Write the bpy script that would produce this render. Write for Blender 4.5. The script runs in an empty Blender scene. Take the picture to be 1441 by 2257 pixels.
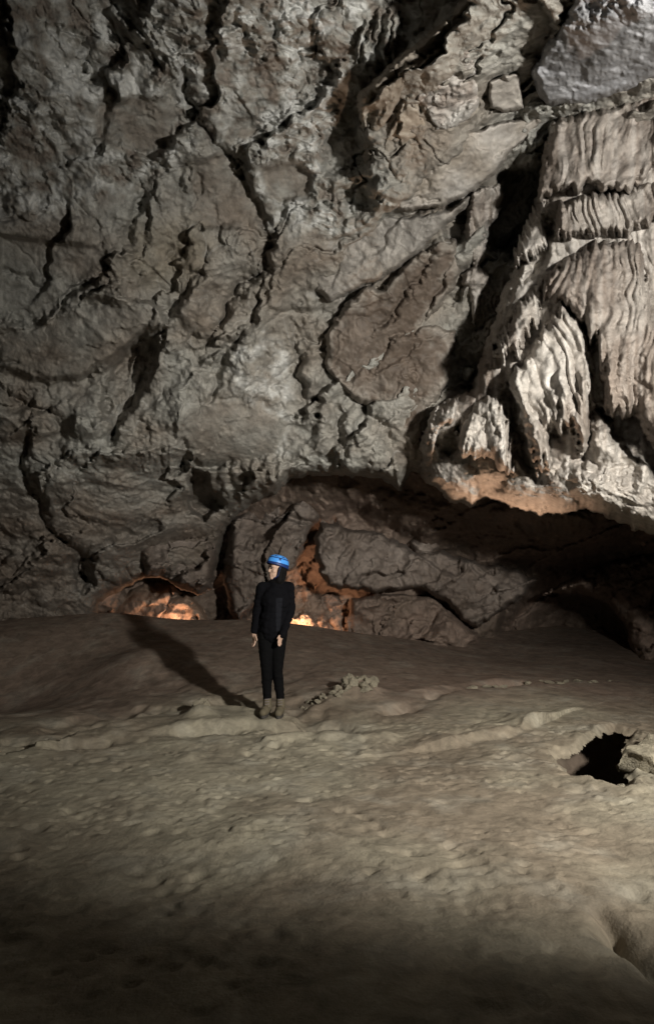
import bpy, bmesh, math, random
import numpy as np
from mathutils import Vector, Matrix

# ------------------------------------------------------------------ camera, world, lamps, exposure
scene = bpy.context.scene
COL = scene.collection
W_PX, H_PX, F_PX = 1441.0, 2257.0, 1471.0
CAM_H, PITCH = 1.6, math.radians(4.84)
cam_d = bpy.data.cameras.new('camera')
cam_d.sensor_fit = 'VERTICAL'; cam_d.sensor_height = 24.0
cam_d.lens = 24.0 * F_PX / H_PX
cam_d.clip_start = 0.05; cam_d.clip_end = 200
cam = bpy.data.objects.new('camera', cam_d); COL.objects.link(cam)
cam.location = (0, 0, CAM_H); cam.rotation_euler = (math.pi / 2 + PITCH, 0, 0)
scene.camera = cam

world = bpy.data.worlds.new('World'); scene.world = world; world.use_nodes = True
world.node_tree.nodes['Background'].inputs[0].default_value = (0.55, 0.6, 0.7, 1)
world.node_tree.nodes['Background'].inputs[1].default_value = 0.0

def lamp(name, kind, loc, energy, color, radius, target=None, cone=None, blend=None):
    d = bpy.data.lights.new(name, kind); d.energy = energy; d.color = color; d.shadow_soft_size = radius
    o = bpy.data.objects.new(name, d); COL.objects.link(o); o.location = loc
    if kind == 'SPOT':
        d.spot_size = math.radians(cone); d.spot_blend = blend
        o.rotation_euler = (Vector(target) - Vector(loc)).to_track_quat('-Z', 'Y').to_euler()
    return o
# lamp off the right edge, split in two: second beam added to balance brightness
def aim(o, az, el, r=6.0):
    a, e = math.radians(az), math.radians(el)
    return (o[0] + r * math.cos(e) * math.sin(a), o[1] + r * math.cos(e) * math.cos(a), o[2] + r * math.sin(e))
_A, _B = (3.1, 1.1, 2.9), (3.0, 1.2, 2.65)
lamp('split_roof_beam', 'SPOT', _A, 1800, (1.0, 0.965, 0.895), 0.13, aim(_A, -13, 23), 88, 1.0)
lamp('split_floor_beam', 'SPOT', _B, 2050, (1.0, 0.955, 0.865), 0.13, aim(_B, -21, -16), 87, 1.0)
# the cave's own amber floor lamps, sunk behind the crest of the floor and inside the recess
lamp('amber_floor_lamp', 'SPOT', (-2.95, 12.98, 0.40), 50, (1.0, 0.54, 0.31), 0.18, (-3.15, 13.7, 0.75), 150, 0.8)
lamp('amber_floor_lamp.001', 'SPOT', (-0.66, 13.05, 0.26), 105, (1.0, 0.54, 0.31), 0.18, (-0.40, 13.8, 0.80), 140, 1.0)
lamp('amber_lip_lamp', 'SPOT', (2.2, 9.5, 0.22), 330, (1.0, 0.63, 0.41), 0.02, (2.1, 8.2, 2.3), 52, 0.8)

scene.view_settings.view_transform = 'Standard'; scene.view_settings.look = 'None'
scene.view_settings.gamma = 1.0; scene.view_settings.use_curve_mapping = False
scene.view_settings.exposure = 0.0
scene.render.engine = 'CYCLES'
scene.cycles.use_denoising = True
scene.cycles.max_bounces = 3; scene.cycles.diffuse_bounces = 3; scene.cycles.glossy_bounces = 1
scene.cycles.use_adaptive_sampling = True; scene.cycles.adaptive_threshold = 0.03

# ------------------------------------------------------------------ noise and helpers
rng = np.random.RandomState(7)
_perm = rng.permutation(256).astype(np.int32); _perm = np.concatenate([_perm, _perm, _perm])
_g = rng.normal(size=(256, 3)); _g /= np.linalg.norm(_g, axis=1)[:, None]

_gx, _gy, _gz = (np.ascontiguousarray(_g[:, k], dtype=np.float32) for k in range(3))
from concurrent.futures import ThreadPoolExecutor
_pool = ThreadPoolExecutor(4)

def _perlin(x, y, z):
    xi = np.floor(x); yi = np.floor(y); zi = np.floor(z)
    xf = (x - xi).astype(np.float32); yf = (y - yi).astype(np.float32); zf = (z - zi).astype(np.float32)
    xi = xi.astype(np.int32) & 255; yi = yi.astype(np.int32) & 255; zi = zi.astype(np.int32) & 255
    u = xf * xf * xf * (xf * (xf * 6 - 15) + 10); v = yf * yf * yf * (yf * (yf * 6 - 15) + 10); w = zf * zf * zf * (zf * (zf * 6 - 15) + 10)
    res = None
    for i in (0, 1):
        hx = _perm.take(xi + i); dx = xf - i; wx = u if i else 1 - u
        for j in (0, 1):
            hy = _perm.take(hx + yi + j); dy = yf - j; wxy = wx * (v if j else 1 - v)
            for k in (0, 1):
                h = _perm.take(hy + zi + k)
                g = (_gx.take(h) * dx + _gy.take(h) * dy + _gz.take(h) * (zf - k)) * wxy * (w if k else 1 - w)
                res = g if res is None else res + g
    return res * 1.6

def perlin(x, y, z):
    x, y, z = np.broadcast_arrays(x, y, z)
    if x.size < 20000: return _perlin(x, y, z).astype(float)
    sh = x.shape; parts = [np.array_split(np.ravel(a), 8) for a in (x, y, z)]
    return np.concatenate(list(_pool.map(_perlin, *parts))).reshape(sh).astype(float)

def fbm(p, f, octv=3, seed=0.0, gain=0.5):
    r = 0; a = 1.0
    for i in range(octv):
        r = r + a * perlin(p[0] * f + seed + 11.3 * i, p[1] * f + seed * 1.7, p[2] * f - seed)
        f *= 2.03; a *= gain
    return r

def ridged(p, f, octv=3, seed=0.0, gain=0.5):
    r = 0; a = 1.0
    for i in range(octv):
        r = r + a * (1 - np.abs(perlin(p[0] * f + seed + 7.1 * i, p[1] * f + seed * 1.3, p[2] * f - seed)) * 1.8)
        f *= 2.07; a *= gain
    return r

def billow(p, f, octv=2, seed=0.0, gain=0.5):
    r = 0; a = 1.0
    for i in range(octv):
        r = r + a * np.abs(perlin(p[0] * f + seed + 5.1 * i, p[1] * f + seed * 1.9, p[2] * f - seed))
        f *= 2.1; a *= gain
    return r

def worley(x, y, seed=0):
    xi = np.floor(x).astype(np.int64); yi = np.floor(y).astype(np.int64)
    f1 = np.full(x.shape, 9.0); f2 = np.full(x.shape, 9.0); idv = np.zeros(x.shape)
    for i in (-1, 0, 1):
        for j in (-1, 0, 1):
            cx, cy = xi + i, yi + j
            h = _perm[(_perm[(cx + seed) & 255] + cy) & 255]
            px = cx + 0.5 + 0.42 * _g[h, 0] * 1.3; py = cy + 0.5 + 0.42 * _g[h, 1] * 1.3
            d = np.hypot(px - x, py - y)
            near = d < f1
            f2 = np.where(near, f1, np.minimum(f2, d)); idv = np.where(near, h / 255.0, idv); f1 = np.where(near, d, f1)
    return f1, f2, idv

def sstep(a, b, x):
    t = np.clip((x - a) / (b - a), 0, 1); return t * t * (3 - 2 * t)

def terrace(t, sharp=0.78):
    f = np.floor(t); r = t - f
    return f + sstep(sharp, 1.0, r) + 0.25 * r * (1 - sstep(sharp, 1.0, r))

CP, SP = math.cos(PITCH), math.sin(PITCH)
def ray(u, v):
    r = (u - W_PX / 2) / F_PX; up = (H_PX / 2 - v) / F_PX
    return r / (CP - up * SP), (SP + up * CP) / (CP - up * SP)      # x and z gained per metre forward
def pos(u, v, Y):
    a, b = ray(u, v)
    return a * Y, Y, CAM_H + b * Y
def at(u, v, Y):
    return Vector([float(c) for c in pos(u, v, Y)])

class TPS:
    def __init__(s, pts, sc=500.0):
        p = np.array(pts, float); s.c = p[:, :2] / sc; s.sc = sc; n = len(p)
        K = s.k(s.c, s.c) + np.eye(n) * 0.004
        Pm = np.hstack([np.ones((n, 1)), s.c])
        A = np.block([[K, Pm], [Pm.T, np.zeros((3, 3))]])
        s.w = np.linalg.solve(A, np.concatenate([p[:, 2], np.zeros(3)]))
    def k(s, a, b):
        r2 = ((a[:, None, :] - b[None]) ** 2).sum(-1)
        return 0.5 * r2 * np.log(r2 + 1e-9)
    def __call__(s, U, V):
        q = np.stack([np.ravel(U), np.ravel(V)], 1) / s.sc
        out = np.empty(len(q))
        for i in range(0, len(q), 60000):
            b = q[i:i + 60000]
            out[i:i + 60000] = s.k(b, s.c) @ s.w[:-3] + s.w[-3] + b @ s.w[-2:]
        return out.reshape(np.shape(U))

def seg_dist(U, V, pts, closed=False):
    """distance to a polyline and the side (+1 on the left hand going along it as seen in the picture)"""
    P = np.array(pts, float)
    if closed: P = np.vstack([P, P[:1]])
    best = np.full(U.shape, 1e9); side = np.zeros(U.shape)
    for (x0, y0), (x1, y1) in zip(P[:-1], P[1:]):
        dx, dy = x1 - x0, y1 - y0; L2 = dx * dx + dy * dy + 1e-9
        t = np.clip(((U - x0) * dx + (V - y0) * dy) / L2, 0, 1)
        d = np.hypot(U - x0 - t * dx, V - y0 - t * dy)
        m = d < best
        side = np.where(m, np.sign(dx * (V - y0) - dy * (U - x0)), side); best = np.where(m, d, best)
    return best, -side

def inside(U, V, poly):
    r = np.zeros(U.shape, bool); n = len(poly)
    for i in range(n):
        x0, y0 = poly[i]; x1, y1 = poly[(i + 1) % n]
        if y0 == y1: continue
        c = ((y0 > V) != (y1 > V)) & (U < (x1 - x0) * (V - y0) / (y1 - y0) + x0)
        r ^= c
    return r

def sdf(U, V, poly):
    d, _ = seg_dist(U, V, poly, True)
    return np.where(inside(U, V, poly), d, -d)

def window(U, V, pts, m):
    P = np.array(pts, float)
    return (U > P[:, 0].min() - m) & (U < P[:, 0].max() + m) & (V > P[:, 1].min() - m) & (V < P[:, 1].max() + m)

class Relief:
    """metres towards the viewer, on a picture grid"""
    def __init__(s, U, V):
        s.U, s.V = U, V; s.h = np.zeros(U.shape)
        p = (U / 60.0, V / 60.0, np.zeros_like(U))
        s.wu = 14 * fbm(p, 1.0, 4, 3.3, 0.6); s.wv = 14 * fbm(p, 1.0, 4, 9.1, 0.6)
    def _w(s, pts, m):
        k = window(s.U, s.V, pts, m)
        return k, s.U[k] + s.wu[k], s.V[k] + s.wv[k]
    def ledge(s, pts, h, w, soft=4.0):
        k, u, v = s._w(pts, abs(w) * 3.2)
        d, sd = seg_dist(u, v, pts)
        P = np.array(pts, float); ends = np.minimum(np.hypot(u - P[0, 0], v - P[0, 1]), np.hypot(u - P[-1, 0], v - P[-1, 1]))
        s.h[k] += h * np.exp(-d / w) * sstep(-soft, soft, sd * d) * sstep(0, 30, ends + 6)
    def groove(s, pts, h, w):
        k, u, v = s._w(pts, w * 3)
        d, _ = seg_dist(u, v, pts)
        s.h[k] -= h * np.exp(-(d / w) ** 2)
    def plate(s, poly, h, soft=8.0, tu=0.0, tv=0.0):
        k, u, v = s._w(poly, soft * 2)
        d = sdf(u, v, poly); c = np.mean(np.array(poly), 0)
        s.h[k] += (h + tu * (u - c[0]) / 100 + tv * (v - c[1]) / 100) * sstep(-soft, soft, d)
    def bump(s, cx, cy, rx, ry, ang, h, pw=1.0):
        R = max(rx, ry) * 1.05
        k, u, v = s._w([(cx - R, cy - R), (cx + R, cy + R)], 2)
        a = math.radians(ang); x, y = u - cx, v - cy
        X = (x * math.cos(a) + y * math.sin(a)) / rx; Y = (-x * math.sin(a) + y * math.cos(a)) / ry
        s.h[k] += h * np.clip(1 - X * X - Y * Y, 0, 1) ** pw

def soft_mask(U, V, polys, soft):
    m = np.zeros(U.shape)
    for poly in polys:
        k = window(U, V, poly, soft * 2)
        m[k] = np.maximum(m[k], sstep(-soft, soft, sdf(U[k], V[k], poly)))
    return m

def axis(a, b, lo, hi, st, coarse):
    parts = []
    if a < lo: parts.append(np.linspace(a, lo, max(2, int((lo - a) / coarse)), endpoint=False))
    s0, s1 = max(a, lo), min(b, hi)
    if s1 > s0: parts.append(np.linspace(s0, s1, max(2, int((s1 - s0) / st)), endpoint=(b <= hi)))
    if b > hi: parts.append(np.linspace(max(a, hi), b, max(2, int((b - max(a, hi)) / coarse))))
    return np.concatenate(parts)

def mesh_from_grid(name, P, colr, keep, mat, parent=None):
    """P (n,m,3), colr (n,m,3), keep (n-1,m-1) quads; one mesh object"""
    n, m = P.shape[:2]
    idx = np.arange(n * m).reshape(n, m)
    q = np.stack([idx[:-1, :-1], idx[1:, :-1], idx[1:, 1:], idx[:-1, 1:]], -1)[keep]
    used = np.zeros(n * m, bool); used[q.ravel()] = True
    remap = np.cumsum(used) - 1
    q = remap[q].astype(np.int32)
    vs = P.reshape(-1, 3)[used].astype(np.float32); cs = colr.reshape(-1, 3)[used]
    me = bpy.data.meshes.new(name)
    me.vertices.add(len(vs)); me.vertices.foreach_set('co', vs.ravel())
    me.loops.add(q.size); me.loops.foreach_set('vertex_index', q.ravel())
    me.polygons.add(len(q)); me.polygons.foreach_set('loop_start', np.arange(0, q.size, 4, dtype=np.int32))
    me.polygons.foreach_set('use_smooth', np.ones(len(q), bool))
    at_ = me.attributes.new('tone', 'FLOAT_COLOR', 'POINT')
    at_.data.foreach_set('color', np.hstack([np.clip(cs, 0, 1), np.ones((len(cs), 1))]).astype(np.float32).ravel())
    me.update(calc_edges=True); me.validate()
    me.materials.append(mat)
    o = bpy.data.objects.new(name, me); COL.objects.link(o)
    if parent: o.parent = parent
    return o

def tag(o, label=None, cat=None, group=None, kind=None):
    if label: o['label'] = label
    if cat: o['category'] = cat
    if group: o['group'] = group
    if kind: o['kind'] = kind
    return o

# ------------------------------------------------------------------ materials
def rock_material(name, rough=0.72, bump=0.5, scale=1.0, spec=0.35, fine=60):
    m = bpy.data.materials.new(name); m.use_nodes = True
    nt = m.node_tree; N = nt.nodes; L = nt.links
    b = N['Principled BSDF']; b.inputs['Roughness'].default_value = rough
    b.inputs['Specular IOR Level'].default_value = spec
    tc = N.new('ShaderNodeTexCoord')
    a = N.new('ShaderNodeAttribute'); a.attribute_name = 'tone'
    n1 = N.new('ShaderNodeTexNoise'); n1.inputs['Scale'].default_value = 7 * scale; n1.inputs['Detail'].default_value = 5; n1.inputs['Roughness'].default_value = 0.68
    n1.inputs['Distortion'].default_value = 0.6
    L.new(tc.outputs['Object'], n1.inputs['Vector'])
    r1 = N.new('ShaderNodeMapRange'); r1.inputs['From Min'].default_value = 0.3; r1.inputs['From Max'].default_value = 0.7
    r1.inputs['To Min'].default_value = 0.62; r1.inputs['To Max'].default_value = 1.34
    L.new(n1.outputs['Fac'], r1.inputs['Value'])
    mx = N.new('ShaderNodeVectorMath'); mx.operation = 'SCALE'
    L.new(a.outputs['Color'], mx.inputs[0]); L.new(r1.outputs['Result'], mx.inputs['Scale'])
    L.new(mx.outputs['Vector'], b.inputs['Base Color'])
    n2 = N.new('ShaderNodeTexNoise'); n2.inputs['Scale'].default_value = fine * scale; n2.inputs['Detail'].default_value = 3; n2.inputs['Roughness'].default_value = 0.65
    L.new(tc.outputs['Object'], n2.inputs['Vector'])
    n3 = N.new('ShaderNodeTexNoise'); n3.inputs['Scale'].default_value = 16 * scale; n3.inputs['Detail'].default_value = 3
    L.new(tc.outputs['Object'], n3.inputs['Vector'])
    b1 = N.new('ShaderNodeBump'); b1.inputs['Strength'].default_value = bump; b1.inputs['Distance'].default_value = 0.012
    L.new(n2.outputs['Fac'], b1.inputs['Height'])
    b2 = N.new('ShaderNodeBump'); b2.inputs['Strength'].default_value = bump; b2.inputs['Distance'].default_value = 0.03
    L.new(n3.outputs['Fac'], b2.inputs['Height']); L.new(b1.outputs['Normal'], b2.inputs['Normal'])
    L.new(b2.outputs['Normal'], b.inputs['Normal'])
    rr = N.new('ShaderNodeMapRange'); rr.inputs['To Min'].default_value = rough - 0.16; rr.inputs['To Max'].default_value = min(1, rough + 0.2)
    L.new(n1.outputs['Fac'], rr.inputs['Value']); L.new(rr.outputs['Result'], b.inputs['Roughness'])
    return m

def plain(name, col, rough=0.6, spec=0.4, bump=0.0, scale=90, metal=0.0):
    m = bpy.data.materials.new(name); m.use_nodes = True
    nt = m.node_tree; N = nt.nodes; L = nt.links; b = N['Principled BSDF']
    b.inputs['Roughness'].default_value = rough; b.inputs['Specular IOR Level'].default_value = spec; b.inputs['Metallic'].default_value = metal
    tc = N.new('ShaderNodeTexCoord'); n = N.new('ShaderNodeTexNoise'); n.inputs['Scale'].default_value = scale; n.inputs['Detail'].default_value = 4
    L.new(tc.outputs['Object'], n.inputs['Vector'])
    mp = N.new('ShaderNodeMapRange'); mp.inputs['To Min'].default_value = 0.75; mp.inputs['To Max'].default_value = 1.25
    L.new(n.outputs['Fac'], mp.inputs['Value'])
    sc = N.new('ShaderNodeVectorMath'); sc.operation = 'SCALE'; sc.inputs[0].default_value = col
    L.new(mp.outputs['Result'], sc.inputs['Scale']); L.new(sc.outputs['Vector'], b.inputs['Base Color'])
    if bump:
        bp = N.new('ShaderNodeBump'); bp.inputs['Strength'].default_value = bump; bp.inputs['Distance'].default_value = 0.005
        L.new(n.outputs['Fac'], bp.inputs['Height']); L.new(bp.outputs['Normal'], b.inputs['Normal'])
    return m

M_ROCK = rock_material('limestone', 0.74, 0.5)
M_SMOOTH = rock_material('smooth_limestone', 0.66, 0.28, 0.7)
M_FLOW = rock_material('flowstone', 0.62, 0.42, 1.3)
M_MUD = rock_material('dry_mud', 0.85, 0.38, 0.8, 0.2, 85)

GREY = np.array([0.290, 0.284, 0.258]); BROWN = np.array([0.195, 0.163, 0.132]); PALE = np.array([0.53, 0.53, 0.51])
FLOW = np.array([0.40, 0.37, 0.335]); DARKB = np.array([0.15, 0.115, 0.09]); OLIVE = np.array([0.215, 0.185, 0.125])
MUD = np.array([0.300, 0.272, 0.208]); MUDB = np.array([0.205, 0.170, 0.128]); REDB = np.array([0.225, 0.168, 0.135])
def mix(a, b, t): return a + (b - a) * t[..., None]
def const(c, like): return np.broadcast_to(c, like.shape + (3,)).copy()

# ------------------------------------------------------------------ rock layers
def layer(name, poly, Yfun, mat, relief=None, noise=None, colour=None, rimT=0.5, rimw=30.0, ragged=6.0, step=2.2, parent=None, seed=1.0, raggedf=1 / 28.0, coarse=16, fringe=0, lam=20, slant=0):
    Pn = np.array(poly, float)
    u = axis(Pn[:, 0].min() - 4, Pn[:, 0].max() + 4, -30, 1471, step, coarse)
    v = axis(Pn[:, 1].min() - 4, Pn[:, 1].max() + 4, -30, 1480 if Pn[:, 1].min() < 1500 else 1800, step, coarse)
    U, V = np.meshgrid(u, v)
    d = sdf(U, V, poly)
    z0 = np.full(U.shape, seed)
    d = d + ragged * fbm((U * raggedf, V * raggedf, z0), 1.0, 3, seed)
    if fringe:                                               # curtain hems: folds hang to unequal lengths
        k_ = np.abs(perlin((U + slant * V) / (lam * 1.1), V / 300.0, z0 + 5)) * sstep(fringe * 2.2, 0, d)
        d = d + fringe * (k_ - 0.3)
    Y = Yfun(U, V)
    p = pos(U, V, Y)                                          # noise follows the undisturbed surface
    if relief is not None:
        R = Relief(U, V); relief(R); Y = Y - R.h
    t = np.clip(d / rimw, 0, 1); Y = Y + (rimT(U, V) if callable(rimT) else rimT) * (1 - np.sqrt(1 - (1 - t) ** 2))
    if noise is not None:
        Y = Y - 1.1 * noise(U, V, p, d) * sstep(-2, 0.45 * rimw, d)
    P = np.stack(pos(U, V, Y), -1)
    c = colour(U, V, p, d)
    ok = d > -1.2 * step
    keep = ok[:-1, :-1] & ok[1:, :-1] & ok[1:, 1:] & ok[:-1, 1:]
    return mesh_from_grid(name, P, c, keep, mat, parent)

YC = TPS([(-900, -900, 4.2), (720, -900, 2.9), (2300, -900, 2.6), (0, 0, 5.6), (400, 0, 5.3), (720, 0, 5.2), (1100, 0, 4.9), (1441, 0, 4.7),
          (0, 300, 6.6), (400, 300, 6.6), (750, 300, 6.6), (1000, 300, 6.4), (1200, 300, 6.7), (0, 600, 7.7), (400, 600, 7.7), (720, 600, 8.0),
          (1000, 600, 7.9), (0, 850, 8.6), (350, 850, 8.7), (600, 850, 8.9), (850, 850, 8.8), (1100, 850, 8.6), (1441, 700, 7.7),
          (0, 1050, 10), (250, 1050, 9.9), (450, 1020, 9.8), (650, 1030, 9.7), (880, 1030, 9.3), (1100, 1080, 8.8), (1441, 1150, 8.2),
          (0, 1250, 11.8), (200, 1250, 12.2), (400, 1200, 12.5), (480, 1140, 12), (0, 1400, 12.8), (300, 1400, 13.1), (-900, 600, 6), (-900, 1300, 7.5),
          (2300, 600, 5.5), (2300, 1200, 6), (-450, 1300, 10), (-450, 800, 7.2)])
YF = TPS([(1200, 250, 6.15), (1441, 200, 5.7), (1200, 600, 6.75), (1441, 600, 6.2), (940, 950, 8.3), (1050, 950, 7.75), (1200, 950, 7.2), (1441, 950, 6.6), (950, 1060, 8.9),
          (1441, 1150, 7.0), (1441, 1060, 6.6), (1200, 1125, 8.1), (1100, 1035, 7.6), (1250, 1040, 7.1), (1060, 1100, 8.5), (1100, 800, 7.3), (1250, 800, 6.8), (2000, 400, 4.6), (2000, 1200, 5.2), (2300, 0, 4.2)])
YB = TPS([(700, 1060, 11.4), (1000, 1110, 11.0), (1300, 1150, 10.2), (700, 1150, 13.0), (1000, 1200, 12.9), (1300, 1250, 12.6), (500, 1200, 14), (350, 1320, 14.1),
          (560, 1300, 14.3), (680, 1350, 14.2), (900, 1350, 13.4), (1100, 1380, 13.6), (1250, 1400, 14.6), (1441, 1250, 12), (1441, 1400, 12), (1650, 1300, 10.5), (2100, 1300, 7.5),
          (150, 1300, 13.8), (-500, 1300, 13), (350, 1480, 14), (900, 1500, 14), (1441, 1500, 12), (700, 900, 11.5), (1441, 950, 9)])

def strata(p):
    c, s = math.cos(math.radians(36)), math.sin(math.radians(36))
    a = p[0] * c + p[2] * s; b = -p[0] * s + p[2] * c
    return (a * 0.5, b * 1.25, p[1] * 0.7)

def facets(a, b, seed, tilt=0.4, off=0.12, crack=0.04):
    """slabs: every cell a tilted plane of its own, stepped against its neighbours, a crack between them"""
    xi = np.floor(a).astype(np.int64); yi = np.floor(b).astype(np.int64)
    f1 = np.full(a.shape, 9.0); f2 = f1.copy(); val = np.zeros(a.shape)
    for i in (-1, 0, 1):
        for j in (-1, 0, 1):
            cx, cy = xi + i, yi + j
            h = _perm.take(_perm.take((cx + seed) & 255) + (cy & 255)); h2 = _perm.take(h + 57)
            px = cx + 0.5 + 0.5 * _g[h, 0]; py = cy + 0.5 + 0.5 * _g[h, 1]
            dx, dy = a - px, b - py; d = np.hypot(dx, dy)
            pl = off * 2 * _g[h2, 2] + tilt * (_g[h2, 0] * dx + _g[h2, 1] * dy)
            near = d < f1
            f2 = np.where(near, f1, np.minimum(f2, d)); val = np.where(near, pl, val); f1 = np.where(near, d, f1)
    e = f2 - f1
    return val * sstep(0.0, 0.06, e) - crack * sstep(0.06, 0.0, e)

def rock_noise(p, big=0.16, ledge=0.11, med=0.05, fine=0.013, seed=0.0, beds=0.0):
    w = 0.20 * fbm(p, 1.0, 5, seed + 21, 0.56)
    w2 = 0.20 * fbm(p, 1.0, 5, seed + 57, 0.56)
    q = strata((p[0] + w, p[1] + w2, p[2] - w))
    h = big * fbm(q, 0.75, 2, seed + 2)
    k = int(seed * 3)
    if beds:                                                  # beds leaning up to the right, each edge standing proud of the next
        t = q[1] * 1.25 + 0.30 * fbm(q, 0.5, 1, seed + 61); r = t - np.floor(t)
        h = h + beds * (r - sstep(0.93, 1.0, r)) * sstep(-0.25, 0.35, fbm(q, 1.1, 2, seed + 66))
    h = h + ledge * 2.3 * facets(q[0] * 1.25 + 0.4 * q[2], q[1] * 1.05 - 0.4 * q[2], 11 + k, 0.95, 0.20, 0.08)
    h = h + ledge * 0.9 * facets(q[0] * 3.6 - q[2], q[1] * 3.0 + q[2], 29 + k, 0.8, 0.16, 0.10)
    h = h + med * 0.6 * (ridged(q, 2.4, 4, seed + 8, 0.5) - 0.8)
    h = h + fine * fbm(p, 9.0, 3, seed + 13, 0.6)
    return h

# zones of the ceiling
ROUGH = [[(-60, -60), (700, -60), (1000, -60), (960, 40), (880, 110), (790, 195), (735, 290), (712, 385), (800, 470), (760, 540), (640, 500), (600, 500), (545, 395), (500, 335),
          (450, 300), (400, 350), (300, 420), (150, 470), (-60, 480)]]
SMOOTHS = [[(221, 227), (295, 216), (380, 219), (393, 232), (380, 311), (359, 327), (311, 337), (243, 316), (211, 303), (211, 274)],
           [(438, 359), (490, 337), (533, 401), (559, 432), (585, 490), (501, 501), (438, 501), (411, 475), (432, 443), (422, 401)],
           [(575, 370), (640, 355), (690, 385), (680, 430), (620, 440), (585, 420)],
           [(530, 270), (560, 260), (570, 290), (540, 310), (520, 300)],
           [(0, 520), (220, 545), (227, 578), (169, 625), (100, 700), (0, 690)],
           [(270, 660), (350, 675), (350, 700), (280, 765), (180, 830), (60, 840), (0, 800), (0, 740), (120, 710)],
           [(411, 900), (520, 880), (640, 930), (600, 1010), (512, 1018), (440, 1020), (410, 975)]]
OLIVES = [[(300, 500), (430, 480), (470, 540), (430, 620), (330, 640), (270, 600)]]
PALES = [[(515, 770), (560, 745), (620, 755), (645, 800), (643, 880), (600, 905), (540, 890), (506, 850)],
         [(560, 250), (640, 230), (735, 180), (735, 260), (700, 330), (640, 330), (580, 320)],
         [(480, 880), (640, 900), (640, 1000), (560, 1000)]]

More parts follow.
